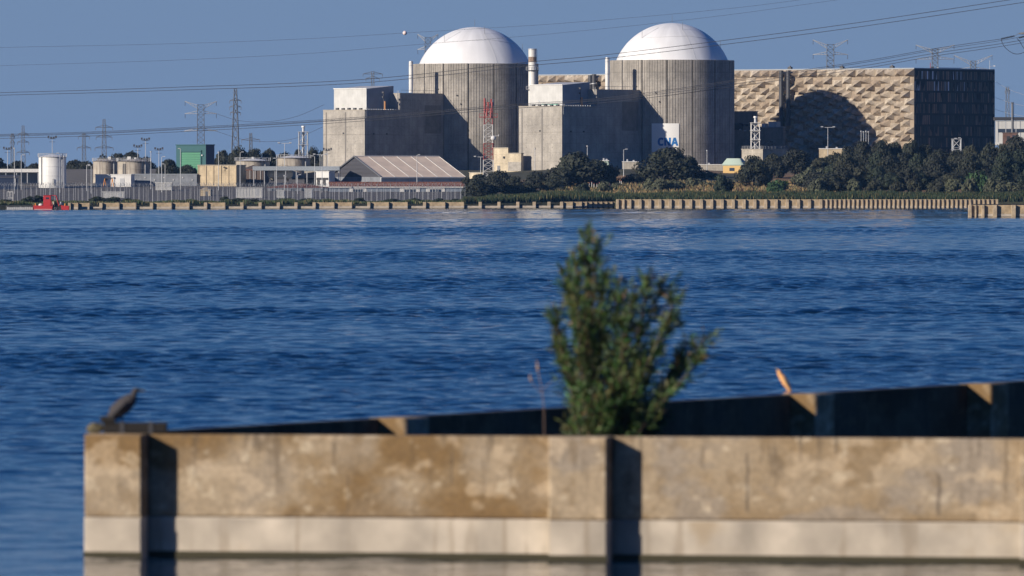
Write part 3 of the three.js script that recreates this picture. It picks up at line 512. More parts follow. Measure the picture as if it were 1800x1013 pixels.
function turbineHall(label, xl, xc, xr, dc, yTop, rows, detail, maxModules) {
  const gb = gridBox(xl, xc, xr, dc), H = pxY(yTop, dc) - GY, b = thing('turbine_hall', label, 'building', V(gb.X0, GY, -dc), -GRID);
  part(b, 'wall', slab(gb.w, gb.t, 0, H), M.stoneB);
  part(b, 'roof', box(gb.w + .2, .35, gb.t + .2, -gb.w / 2, H + .17, -gb.t / 2), M.greyRoof);
  const w = 4.06, h = 2.46, nc = Math.floor(gb.w / w);
  for (let r = 0; r < rows; r++) for (let c = 0; c < nc; c++) {
    const x0 = -(c + 1) * w - (r % 2 ? .42 : 0) * w; if (x0 < -gb.w) continue;
    const m = part(b, 'facade_block', moduleGeos[rnd() < .30 ? 3 + Math.floor(rnd() * 3) : Math.floor(rnd() * 3)], [M.stone, M.stoneB, M.stoneC, M.stone][Math.floor(rnd() * 4)]); m.position.set(x0, H - (r + 1) * h - .05 - (c % 2) * h * .45 + (r === 0 ? (c % 2) * h * .45 : 0), (r * 7 + c) % 5 * .004);
  }
  if (!detail) return { b, gb, H };
  // dark glazed end: storeys of narrow panes between fins
  const n = 46, storeys = 9, sh = H / storeys;
  for (let s = 0; s < storeys; s++) {
    const pos = [], col = [], nor = [];
    for (let i = 0; i < n; i++) {
      const z0 = -i * gb.t / n - .12, z1 = -(i + 1) * gb.t / n + .12, y0 = s * sh + .35, y1 = (s + 1) * sh - .35, e = (rnd() - .5) * .05, e2 = (rnd() - .5) * .07, x = .06, q = [[x + e, y0, z0], [x - e, y0, z1], [x - e + e2, y1, z1], [x + e + e2, y1, z0]];
      const k = .4 + 1.0 * rnd(), up = (y0 / H), br = up > .78 && i < 30 && rnd() < .26 ? [24, 25, 27] : rnd() < .12 + .62 * up ? [8.5, 4.8, 3.0] : [.5, .55, .75];  // near-white panes in the upper storeys paint in glints on the glass
      const nn = V(...q[1]).sub(V(...q[0])).cross(V(...q[3]).sub(V(...q[0]))).normalize();
      for (const j of [0, 1, 2, 0, 2, 3]) { pos.push(...q[j]); col.push(...br.map(v => v * k)); nor.push(nn.x, nn.y, nn.z); }
    }
    const g = new THREE.BufferGeometry(); g.setAttribute('position', new THREE.Float32BufferAttribute(pos, 3)); g.setAttribute('normal', new THREE.Float32BufferAttribute(nor, 3)); g.setAttribute('color', new THREE.Float32BufferAttribute(col, 3));
    stuffPart(part(b, 'window_band', g, M.glassDark));
    part(b, 'spandrel', box(.16, .66, gb.t, .08, (s + 1) * sh - (s === storeys - 1 ? .36 : 0), -gb.t / 2), M.spandrel);
  }
  const fins = []; for (let i = 0; i <= n; i++) fins.push(box(.14, H, .12, .08, H / 2, -i * gb.t / n)); stuffPart(part(b, 'mullion', fins, M.frameDark));
  part(b, 'end_wall', box(.05, H - .1, gb.t - .05, .026, H / 2, -gb.t / 2), M.frameDark);
  part(b, 'parapet_trim', box(.5, .22, gb.t * .3, -.3, H + .5, -gb.t * .45), M.whitePaint);
  return { b, gb, H };
}
const hall = turbineHall('long turbine hall with folded stone facade and dark glazed end at right', 1246, 1607, 1748, 2895, 121, 13, true);
const hallA = turbineHall('turbine hall with stone facade showing only its top between the reactors', 938, 1090, 1130, 2992, 131.5, 4, false);
for (const [hl, x, y0, y1, lab] of [[hall, 1379.5, 222, 124, 'dark downpipe on the stone hall facade, left of the pair'], [hall, 1392, 221, 124, 'dark downpipe on the stone hall facade, right of the pair'], [hallA, 1044, 165, 132, 'dark pipe above the roofs between the reactors, left of the pair'], [hallA, 1050.5, 165, 130.5, 'dark pipe above the roofs between the reactors, right of the pair']]) {
  const { gb } = hl, k = (x - CX) / F, s = (gb.X0 - k * gb.dc) / (c35 + k * s35), p = V(gb.X0 - s * c35, 0, -(gb.dc + s * s35)).add(V(-s35, 0, c35).multiplyScalar(2.0)), d = -p.z;
  p.y = pxY(y0, d); const HH = pxY(y1, d) - p.y, t = thing('downpipe', lab, 'pipe', p, -GRID);
  part(t, 'pipe', cyl(.82, .82, HH, 0, 0, 0, 16), M.darkSteel);
  for (let y = HH - 3; y > 1; y -= 5.2) part(t, 'bracket', [box(2.0, .16, .3, 0, y, -.1), box(.3, .2, 2, 0, y, -1)], M.galvanised);
  if (hl === hallA) part(t, 'collar', cyl(1.05, 1.05, .3, 0, HH * .5, 0, 16), M.galvanised);
}

// generic block turned to the grid with a plain-word list of extras
function block(name, label, cat, xl, xc, xr, dc, yTop, yBase, wallMat, sideMat, roofMat, turn = GRID) {
  const gb = gridBox(xl, xc, xr, dc, turn), y0 = yBase === null ? ground(gb.X0, dc) - .3 : pxY(yBase, dc), H = pxY(yTop, dc) - y0, b = thing(name, label, cat, V(gb.X0, y0, -dc), -turn);
  part(b, 'wall', slab(gb.w, gb.t, 0, H), wallMat);
  if (sideMat) part(b, 'side_wall', slab(.04, gb.t, 0, H, .045), sideMat);
  part(b, 'roof', [box(gb.w + .3, .25, gb.t + .3, -gb.w / 2, H + .1, -gb.t / 2)], roofMat || M.greyRoof);
  return { b, gb, H };
}
{ // shaded annexe right of the second reactor
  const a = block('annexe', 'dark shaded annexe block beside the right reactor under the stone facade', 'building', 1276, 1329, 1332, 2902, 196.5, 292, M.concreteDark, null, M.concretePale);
  part(a.b, 'louvre', box(a.gb.w * .35, 2.2, .12, -a.gb.w * .62, a.H - 5, .07), M.frameDark); for (const k of [.3, .42, .52]) part(a.b, 'window', box(1.4, .7, .1, -a.gb.w * k, a.H - 4.6, .06), M.windowDark); part(a.b, 'vent', [box(.8, .4, .5, -a.gb.w * .35, a.H - 6.4, .25), box(.8, .4, .5, -a.gb.w * .5, a.H - 6.1, .25)], M.galvanised);
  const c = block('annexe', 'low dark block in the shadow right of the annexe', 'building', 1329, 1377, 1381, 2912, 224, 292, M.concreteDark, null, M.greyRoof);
  part(c.b, 'roof_unit', uvm(box(3.4, 1.8, 2.4, -c.gb.w * .45, c.H + 1.1, -2), 6), M.cladding); part(c.b, 'roof_unit', box(1.6, 1.2, 1.6, -c.gb.w * .8, c.H + .8, -2), M.galvanised); part(c.b, 'window', box(3, 1.2, .1, -c.gb.w * .5, c.H * .6, .06), M.windowDark);
}
{ // concrete building with railing and lattice tower on top
  const a = block('service_building', 'small concrete building with a roof railing below the white lattice tower', 'building', 1304, 1341, 1386, 2774, 263, null, M.concretePale, null, M.concretePale), r = [], w = a.gb.w, t = a.gb.t;
  for (let i = 0; i <= 8; i++) r.push(bar(V(-w + i * w / 8, a.H, -.2), V(-w + i * w / 8, a.H + 1.1, -.2), .04)); for (let i = 1; i <= 8; i++) r.push(bar(V(-.2, a.H, -i * t / 8), V(-.2, a.H + 1.1, -i * t / 8), .04)); for (const y of [.55, 1.1]) r.push(bar(V(-w, a.H + y, -.2), V(-.2, a.H + y, -.2), .04), bar(V(-.2, a.H + y, -.2), V(-.2, a.H + y, -t), .04));
  part(a.b, 'railing', r, M.galvanised); part(a.b, 'wall_lamp', box(.3, .3, .3, -1.2, a.H * .55, .15), M.black);
}
{ const a = block('guard_house', 'yellow guard house with pale green roof below the right reactor', 'building', 1271, 1303, 1312, 2752, 291, null, M.yellow, null, M.paleGreen); part(a.b, 'roof_slope', new THREE.CylinderGeometry(.6, 1, 2.1, 4, 1).rotateY(Math.PI / 4).scale(a.gb.w * .76, 1, a.gb.t * .9).translate(-a.gb.w / 2, a.H + 1.25, -a.gb.t / 2), M.paleGreen); part(a.b, 'window', box(2, 1, .08, -a.gb.w / 2, a.H * .55, .05), M.windowDark); }
{ // cream buildings in front of the left reactor
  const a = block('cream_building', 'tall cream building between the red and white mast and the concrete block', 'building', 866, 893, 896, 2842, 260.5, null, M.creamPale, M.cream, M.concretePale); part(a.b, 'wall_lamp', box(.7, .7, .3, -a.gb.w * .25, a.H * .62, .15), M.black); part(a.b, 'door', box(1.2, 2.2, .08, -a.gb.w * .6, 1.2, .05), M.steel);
  const c = block('cream_building', 'lower cream annexe joined to the concrete block lit face', 'building', 893.5, 916, 920, 2834, 270, null, M.creamPale, null, M.concretePale); part(c.b, 'base_band', box(c.gb.w + .1, 3, .12, -c.gb.w / 2, c.H * .3, .07), M.concrete);
  const e = block('cream_building', 'small low cream hut at the foot of the red and white mast', 'building', 825, 850, 854, 2790, 304, null, M.creamPale, null, M.concretePale); part(e.b, 'wall_lamp', box(.4, .4, .3, -e.gb.w * .3, e.H * .7, .15), M.black);
}

// lattice work
function lattice(H, w0, w1, n, r, y0 = 0, rb = .62) {
  const out = [], W = y => lerp(w0, w1, y / H) / 2, pt = (k, y) => { const w = W(y); return V(k === 0 || k === 3 ? -w : w, y + y0, k < 2 ? w : -w); };
  for (let k = 0; k < 4; k++) out.push(bar(pt(k, 0), pt(k, H), r));
  for (let i = 0; i < n; i++) { const a = i / n * H, b = (i + 1) / n * H; for (let k = 0; k < 4; k++) { out.push(bar(pt(k, a), pt((k + 1) % 4, b), r * rb, 3), bar(pt((k + 1) % 4, a), pt(k, b), r * rb, 3), bar(pt(k, b), pt((k + 1) % 4, b), r * rb, 3)); } }
  return merge(out);
}
{ // red and white mast
  const d = 2790, o = onGround(858.5, d), Y = y => pxY(y, d) - o.y, m = thing('radio_mast', 'red and white lattice mast before the left reactor', 'mast', o);
  for (const [a, b, w, mm] of [[null, 281, 3.2, M.mastWhite], [281, 252, 3.0, M.mastRed], [252, 219, 2.8, M.mastWhite], [219, 180, 2.6, M.mastRed]]) { const y0 = a === null ? 0 : Y(a); part(m, 'mast_section', lattice(Y(b) - y0, w + .15, w, Math.max(3, Math.round((Y(b) - y0) / 2.1)), .13, y0, .7), mm); }
  const pl = part(m, 'platform', [box(6, .25, 3.6, 0, Y(206), 0)], M.mastRed); part(pl, 'railing', [bar(V(-3, Y(206) + 1.1, 1.8), V(3, Y(206) + 1.1, 1.8), .07), bar(V(-3, Y(206), 1.8), V(-3, Y(206) + 1.1, 1.8), .07), bar(V(3, Y(206), 1.8), V(3, Y(206) + 1.1, 1.8), .07), bar(V(0, Y(206), 1.8), V(0, Y(206) + 1.1, 1.8), .07)], M.mastRed);
  part(m, 'antenna', [cyl(.35, .35, 3.4, -1.2, Y(198), 1.8, 8), cyl(.35, .35, 3.4, 1.2, Y(198), 1.8, 8), cyl(.35, .35, 3.2, -1.2, Y(190), 1.2, 8), cyl(.3, .3, 2.6, 1.0, Y(188), 1.2, 8)], M.mastRed); part(m, 'antenna', [cyl(.3, .3, 3.0, 0, Y(196), 1.9, 8), cyl(.3, .3, 3.0, -.5, Y(204), 1.9, 8), cyl(.3, .3, 3.0, .8, Y(207), 1.9, 8)], M.mastRed); part(m, 'antenna', [cyl(.3, .3, 2.2, 1.4, Y(186), 1.0, 8)], M.mastWhite);
  part(m, 'dish', new THREE.SphereGeometry(.9, 12, 6, 0, 6.283, 0, 1.2).rotateX(Math.PI / 2).translate(1.6, Y(243), 1.5), M.mastWhite);
  part(m, 'side_arm', [bar(V(0, Y(240), 1.4), V(3.4, Y(239), 1.4), .09), bar(V(3.4, Y(240), 1.4), V(3.4, Y(236), 1.4), .09)], M.mastWhite);
}
function steelTower(label, x, d, yTop, yBase, w, pipe, m = M.galvanised, grounded = true) {
  const o = grounded ? onGround(x, d) : P(x, yBase, d), H = pxY(yTop, d) - o.y, t = thing('lattice_tower', label, 'tower', o);
  part(t, 'frame', lattice(H, w, w, Math.max(3, Math.round(H / (w * 1.1))), .16), m);
  if (pipe) { const rise = pxY(pipe, d) - o.y - H; part(t, 'flue', cyl(.42, .42, H + rise, 0, 0, 0, 12), M.galvanised); part(t, 'cap', cyl(.7, .6, .5, 0, H + rise, 0, 12), M.whitePaint); }
  for (const k of [.35, .7, 1]) part(t, 'platform', box(w + .7, .16, w + .7, 0, H * k, 0), m); return t;
}
steelTower('white square lattice tower with a flue left of the concrete blocks', 533, 2840, 232, 277, 2.9, 224, M.galvanised);
steelTower('white lattice tower standing on the railed concrete building roof', 1328, 2778, 216, 262, 2.7, 207, M.whitePaint, false);
steelTower('scaffold tower above the trees before the dark glazed end', 1681.5, 2735, 244.5, 275, 2.6, 0, M.galvanised);

// ------------------------------------------------------------------ left side: tanks, sheds, hangar
function tank(label, xl, xr, d, yTop, yBase, m, opts = {}) {
  const r = (xr - xl) / 2 * mPerPx(d), o = P((xl + xr) / 2, yBase, d), H = pxY(yTop, d) - o.y, t = thing('storage_tank', label, 'tank', V(o.x, o.y - 1, o.z));
  part(t, 'shell', cyl(r, r, H + 1, 0, 0, 0, 48), m);
  part(t, 'roof', cyl(r * 1.02, r * .25, .8, 0, H + 1, 0, 48), opts.roof || m); part(t, 'rim', [new THREE.TorusGeometry(r * 1.015, .10, 6, 48).rotateX(Math.PI / 2).translate(0, H + 1, 0), new THREE.TorusGeometry(r * 1.01, .06, 6, 48).rotateX(Math.PI / 2).translate(0, H * .66 + 1, 0), new THREE.TorusGeometry(r * 1.01, .06, 6, 48).rotateX(Math.PI / 2).translate(0, H * .33 + 1, 0)], m);
  if (opts.rail) { const rl = []; for (let i = 0; i < 26; i++) { const a = i / 26 * 6.283; rl.push(bar(V(r * 1.05 * Math.cos(a), H + 1, r * 1.05 * Math.sin(a)), V(r * 1.05 * Math.cos(a), H + 2.1, r * 1.05 * Math.sin(a)), .05)); } for (const y of [1.6, 2.1]) rl.push(new THREE.TorusGeometry(r * 1.05, .05, 4, 48).rotateX(Math.PI / 2).translate(0, H + y, 0)); part(t, 'railing', rl, M.galvanised); part(t, 'walkway', new THREE.RingGeometry(r, r * 1.09, 40).rotateX(-Math.PI / 2).translate(0, H + 1.02, 0), M.galvanised); }
  part(t, 'stair_pipe', [bar(V(r * .75, 0, r * .72), V(r * .75, H + 2, r * .72), .14, 6)], M.galvanised);
  for (const [x, w, h] of opts.hatch || []) part(t, 'hatch', box(w, h, w, x * r, H + 1.6 + h / 2, 0), M.whitePaint);
  if (opts.pipes) part(t, 'pipework', opts.pipes.map(([x, y0, y1]) => bar(V(x * r, y0 * H + 1, Math.sqrt(1 - x * x) * r + .3), V(x * r, y1 * H + 1, Math.sqrt(1 - x * x) * r + .3), .12, 6)), M.steel);
  return t;
}
tank('big plain white storage tank on the far left', 67.5, 116, 2715, 276, 325, M.tankWhite, { rail: true, pipes: [[-.75, 0, 1], [.1, 0, .22], [.5, 0, .15]] });
tank('stained grey storage tank partly hidden by its darker neighbour', 163, 206, 2760, 284, 322, M.tankRust, { rail: true, hatch: [[.35, 1, .9]] });
tank('stained storage tank with railed top, right of its narrower twin', 206, 263, 2748, 284, 322, M.tankRust, { rail: true, hatch: [[-.28, 1.1, 1], [.1, .7, .7]], pipes: [[-.6, .2, .9], [-.5, .2, .9]] });
tank('low grey tank with ring rail behind the cream shed', 414, 474, 2800, 283, 318, M.tankRust, { rail: true, hatch: [[0, .7, .7]], roof: M.whitePaint });
tank('low pale tank behind the grey canopy, below the white lattice tower', 487, 545, 2812, 278, 318, M.tankRust, { rail: true, roof: M.whitePaint });
{ const d = 2735, o = P(492, 318, d), t = thing('horizontal_tank', 'white horizontal cylinder tank under the grey canopy', 'tank', o, -.25), L = 8.4, r = 1.6; part(t, 'shell', new THREE.CapsuleGeometry(r, L - 2 * r, 8, 24).rotateZ(Math.PI / 2).translate(0, r + .5, 0), M.tankWhite); for (const x of [-2.4, 2.4]) part(t, 'saddle', box(.5, 1.2, 2.4, x, .5, 0), M.concretePale); part(t, 'valve', cyl(.25, .25, .8, 0, 2 * r + .4, 0, 10), M.steel); }

function slabRoof(name, label, x0, x1, d, yTop, th, depth, m, posts, yBase, extra) {   // a flat canopy facing the viewer
  const a = P(x0, yTop, d), b = P(x1, yTop, d), g0 = yBase ? pxY(yBase, d) : ground(a.x, d), o = V((a.x + b.x) / 2, g0, -d), t = thing(name, label, 'canopy', o), w = b.x - a.x, H = a.y - g0;
  part(t, 'roof', chamferBox(w, th, depth, .05).translate(0, H - th / 2, -depth / 2), m); for (let i = 0; i < posts; i++) part(t, 'post', box(.24, H - th, .24, -w / 2 + .3 + i * (w - .6) / (posts - 1), (H - th) / 2, -.5), M.galvanised);
  if (extra) extra(t, w, H); return t;
}
slabRoof('canopy', 'grey flat canopy roof left of the hangar gable', 444, 597, 2728, 292.5, 1.35, 9, M.greyRoof, 9, 330);
slabRoof('canopy', 'long white roofed canopy behind the fence on the far left', -30, 68, 2740, 297, 1.1, 8, M.whitePaint, 6, 322, (t, w, H) => { part(t, 'back_wall', uvm(box(w - 1, H - 1.2, .2, 0, (H - 1.2) / 2, -7.5), 12), M.claddingBlue); });
function front(name, label, cat, x0, x1, d, yTop, yBase, depth, m, roofM, turn = .12) {
  const a = P(x0, yTop, d), b = P(x1, yTop, d), g0 = pxY(yBase, d), w = (b.x - a.x) / Math.cos(turn) , H = a.y - g0, t = thing(name, label, cat, V((a.x + b.x) / 2, g0, -d), -turn);
  part(t, 'wall', uvm(box(w, H + 1, depth, 0, (H - 1) / 2, -depth / 2), 12), m); part(t, 'roof', box(w + .3, .22, depth + .3, 0, H + .11, -depth / 2), roofM || m); return { t, w, H, depth };
}
{
  const a = front('cream_shed', 'cream walled shed with pilasters below the green gate building', 'shed', 347, 416, 2728, 291, 325, 9, M.cream, M.concretePale, .3); for (let i = 0; i <= 5; i++) part(a.t, 'pilaster', box(.28, a.H, .2, -a.w / 2 + .2 + i * (a.w - .4) / 5, a.H / 2, .1), M.cream); part(a.t, 'floodlight', [bar(V(a.w * .2, a.H * .7, .1), V(a.w * .2, a.H * .95, .5), .07), box(.5, .4, .4, a.w * .2, a.H * .9, .6)], M.black);
  const b = front('pump_house', 'bright white pump house before the stained tanks', 'building', 167, 230, 2722, 307.5, 328, 6, M.whitePaint, M.whitePaint, .15); part(b.t, 'door', box(1.4, 2.4, .1, b.w * .25, 1.4, .05), M.galvanised); part(b.t, 'window', box(1, .9, .08, -b.w * .2, 2.4, .05), M.windowDark);
  const c = front('grey_shed', 'long grey blue shed wall right of the white pump house', 'shed', 231, 346, 2730, 307, 328, 8, M.greyWall, M.greyRoof, .1); for (let i = 0; i < 7; i++) part(c.t, 'wall_lamp', box(.28, .28, .25, -c.w * .44 + i * c.w * .145, c.H * (.55 + .2 * (i % 2)), .12), M.whitePaint);
  const e = front('brown_shed', 'dark brown open shed between the cream shed and the canopy', 'shed', 416, 463, 2745, 299.5, 325, 8, M.brownWall, M.tile, .2); part(e.t, 'roof_ridge', new THREE.ConeGeometry(1, 1.6, 4, 1).rotateY(Math.PI / 4).scale(e.w * .68, 1, 4).translate(0, e.H + .9, -4), M.brownWall); for (let i = 0; i < 5; i++) part(e.t, 'post', box(.12, e.H, .12, -e.w * .4 + i * e.w * .2, e.H / 2, .3), M.galvanised);
  const f = front('white_block', 'small white building between the canopy and the hangar', 'building', 555, 578, 2722, 302, 326, 6, M.whitePaint, M.whitePaint, .3); part(f.t, 'dark_opening', box(f.w * .9, .7, .1, 0, f.H * .48, .06), M.black); for (const k of [-.3, .15]) part(f.t, 'door', box(.9, f.H * .4, .1, f.w * k, f.H * .2, .06), M.black);
  const g = front('grey_shed', 'grey concrete shed under the right end of the canopy', 'shed', 535, 556, 2740, 301, 322, 5, M.concretePale, M.greyRoof, .2); part(g.t, 'pipe_rack', box(g.w * 1.8, .35, .6, -g.w * .6, g.H * .35, .6), M.black);
  const h = front('low_shed', 'low shed with a brown red roof behind the fence left of the hangar', 'shed', 470, 576, 2688, 330, 340, 6, M.greyWall, M.tile, .02); part(h.t, 'roof_slope', new THREE.CylinderGeometry(.15, 1, 1.2, 4, 1).rotateY(Math.PI / 4).scale(h.w * .70, 1, 4.4).translate(0, h.H + .7, -3), M.tile); for (let i = 0; i < 6; i++) part(h.t, 'window', box(1, .6, .06, -h.w * .4 + i * h.w * .16, h.H * .6, .04), M.windowDark);
  for (const [x0, x1, y, yb, lab] of [[415, 461, 331, 345, 'long pale container behind the fence below the brown shed'], [486, 500, 335, 345, 'small white container behind the fence near the low shed'], [535, 549, 333, 350, 'tall white cabinet behind the fence left of the hangar'], [180, 218, 338, 347, 'low pale container behind the fence below the pump house'], [273, 302, 322, 329, 'short pale container on the yard right of the pump house']]) { const k = front('container', lab, 'container', x0, x1, 2650 - (y > 325 ? 30 : -40), y, yb, 2.4, M.cladding, M.cladding, .05); const rb = []; for (let i = 0; i < 9; i++) rb.push(box(.08, k.H - .1, .06, -k.w * .46 + i * k.w * .115, k.H / 2, .03)); part(k.t, 'rib', rb, M.galvanised); part(k.t, 'door', box(Math.min(1, k.w * .3), k.H * .85, .05, k.w * .3, k.H * .45, .06), M.galvanised); }
  const i = front('hut', 'small tan hut with pointed roof behind the fence', 'hut', 352, 370, 2640, 334, 347, 3, M.cream, M.concretePale, .1); part(i.t, 'roof_point', new THREE.ConeGeometry(.72, 1.1, 4, 1).rotateY(Math.PI / 4).scale(i.w, 1, 3).translate(0, i.H + .6, -1.5), M.cream); part(i.t, 'door', box(.8, i.H * .8, .05, .3, i.H * .4, .04), M.steel);
  const cp = front('car_port', 'dark rounded car port on the far left edge', 'car port', -20, 32, 2700, 314, 328, 5, M.carBlue, M.carBlue, .05); part(cp.t, 'roof_arch', new THREE.CylinderGeometry(1, 1, cp.w, 20, 1, false, 0, Math.PI).rotateZ(Math.PI / 2).rotateX(0).scale(1, 1.1, 2.6).translate(0, cp.H, -2.5), M.darkSteel); part(cp.t, 'post', [box(.2, cp.H, .2, cp.w * .4, cp.H / 2, .2)], M.galvanised);
}
{ // green gate building
  const gb = gridBox(309.5, 361.5, 376.5, 2830), y0 = pxY(318, 2830), H = pxY(255.5, 2830) - y0, b = thing('green_building', 'green building with a bright green roller door and teal frame', 'building', V(gb.X0, y0, -2830), -GRID);
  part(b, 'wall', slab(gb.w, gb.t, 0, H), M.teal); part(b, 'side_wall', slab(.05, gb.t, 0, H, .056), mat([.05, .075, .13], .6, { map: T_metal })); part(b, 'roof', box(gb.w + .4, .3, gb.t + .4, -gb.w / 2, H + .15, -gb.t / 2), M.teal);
  const slats = 12, dh = H * .80 / slats; for (let i = 0; i < slats; i++) part(b, 'door_slat', box(gb.w * .64, dh - .07, .12, -gb.w * .49, (i + .5) * dh, .09), M.green);
  part(b, 'door_frame', [box(.5, H * .84, .3, -gb.w * .15, H * .42, .16), box(.5, H * .84, .3, -gb.w * .83, H * .42, .16), box(gb.w * .72, .6, .3, -gb.w * .49, H * .84, .16)], M.teal); part(b, 'wall_lamp', box(.4, .4, .4, -gb.w * .1, H * .72, .3), M.whitePaint);
}
{ // hangar with tent roof
  const TURN = 59 * Math.PI / 180, dc = 2722, gb = gridBox(577.5, 668.5, 818, dc, TURN), y0 = pxY(330, dc), eave = pxY(311, dc) - y0, apex = pxY(275.5, dc + 10) - y0, w = gb.w, L = gb.t, h = thing('hangar', 'large hangar with pale pinkish ribbed roof and dark gable', 'hangar', V(gb.X0, y0, -dc), -TURN);
  const ang = Math.atan2(apex - eave, w / 2), sl = Math.hypot(w / 2, apex - eave), n = 6;
  for (const s of [1, -1]) for (let i = 0; i < n; i++) { const g = uvm(box(sl + .5, .12, L / n - .03, sl / 2, 0, 0), 8).rotateZ(-ang * 1).translate(0, 0, -(i + .5) * L / n); if (s < 0) g.scale(-1, 1, 1); const p = new THREE.Mesh(g, M.tent); p.name = 'roof_panel'; p.position.set(-w / 2, apex, 0); p.castShadow = p.receiveShadow = true; if (s < 0) { const ix = g.attributes.position, nr = g.attributes.normal; for (let q = 0; q < ix.count; q += 3) { const a = [ix.getX(q), ix.getY(q), ix.getZ(q)]; ix.setXYZ(q, ix.getX(q + 1), ix.getY(q + 1), ix.getZ(q + 1)); ix.setXYZ(q + 1, ...a); } g.computeVertexNormals(); } h.add(p); }
  for (let i = 0; i <= n; i++) part(h, 'roof_rib', bar(V(-w / 2, apex + .12, -i * L / n), V(.25, eave - .02, -i * L / n), .08, 6), M.whitePaint);
  part(h, 'ridge_beam', bar(V(-w / 2, apex + .12, 0), V(-w / 2, apex + .12, -L), .18, 6), M.whitePaint); part(h, 'eave_gutter', box(.4, .35, L, .35, eave - .25, -L / 2), M.whitePaint);
  const sh = new THREE.Shape(); sh.moveTo(-w, eave); sh.lineTo(0, eave); sh.lineTo(-w / 2, apex - .05); sh.closePath(); part(h, 'gable', new THREE.ExtrudeGeometry(sh, { depth: .2, bevelEnabled: false }).translate(0, 0, -.5), M.tentDark);
  part(h, 'gable_trim', [bar(V(-w - .2, eave, 0), V(-w / 2, apex + .1, 0), .3, 5), bar(V(.2, eave, 0), V(-w / 2, apex + .1, 0), .3, 5)], M.steel); for (let i = 1; i < 5; i++) { const f = i / 5, hw = w / 2 * (1 - f); part(h, 'gable_rail', box(hw * 2, .2, .12, -w / 2, eave + (apex - eave) * f, -.24), M.darkSteel); }
  part(h, 'end_wall', uvm(box(w - .2, eave, .25, -w / 2, eave / 2, -.5), 8), M.greyWall); part(h, 'side_wall', uvm(box(.2, eave, L - .2, -.1, eave / 2, -L / 2), 8), M.cladding); for (let i = 0; i <= 6; i++) part(h, 'column', box(.3, eave, .3, .12, eave / 2, -.3 - i * (L - .6) / 6), M.galvanised);
}
{ // red tiled bungalow before the hangar
  const d = 2682, a = P(578, 329, d), b = P(816, 329, d), y0 = pxY(346, d), w = b.x - a.x, H = a.y - y0, t = thing('bungalow', 'long low white bungalow with red tiled roof before the hangar', 'building', V((a.x + b.x) / 2, y0, -d));
  part(t, 'wall', uvm(box(w, H + .6, 6, 0, (H - .6) / 2, -3), 12), M.claddingBlue); const rs = 22; for (let i = 0; i < rs; i++) { const g = box(w / rs - .03, .1, 4.2, 0, 0, 0).rotateX(.42).translate(-w / 2 + (i + .5) * w / rs, H + .75, -1.6); part(t, 'roof_tile_strip', uvm(g, 4), M.tile); }
  part(t, 'rear_roof', box(w, .1, 4.2, 0, 0, 0).rotateX(-.42).translate(0, H + .75, -5), M.tile); part(t, 'fascia', box(w + .2, .35, .16, 0, H - .02, .35), M.whitePaint);
  for (const [x0, x1, lab] of [[614, 644, 1], [703, 738, 0], [749, 782, 0]]) { const xa = pxX(x0, d) - t.position.x, xb = pxX(x1, d) - t.position.x; part(t, 'white_bay', box(xb - xa, H * .86, .2, (xa + xb) / 2, H * .43, .11), M.whitePaint); const win = part(t, 'window', box((xb - xa) * .6, H * .45, .08, (xa + xb) / 2, H * .55, .25), M.windowDark); part(win, 'mullion', [-.15, 0, .15].map(k => box(.08, H * .45, .06, (xa + xb) / 2 + k * (xb - xa), H * .55, .29)), M.whitePaint); }
}
{ // orange gantry
  const d = 2712, o = P(190.5, 328, d), t = thing('orange_gantry', 'small orange steel gantry before the white pump house', 'gantry', o), w = 1.15, H = 2.7; part(t, 'leg', [bar(V(-w - .5, 0, 0), V(-w, H, 0), .14, 6)], M.orange); part(t, 'leg', [bar(V(w + .5, 0, 0), V(w, H, 0), .14, 6)], M.orange); part(t, 'leg', [bar(V(-w + .3, 0, -1), V(-w, H, 0), .12, 6)], M.orange); part(t, 'leg', [bar(V(w - .3, 0, -1), V(w, H, 0), .12, 6)], M.orange); part(t, 'beam', box(2.7, .3, .3, 0, H, 0), M.darkSteel); part(t, 'hook', new THREE.TorusGeometry(.14, .04, 6, 10).translate(0, H - .4, 0), M.darkSteel);
}

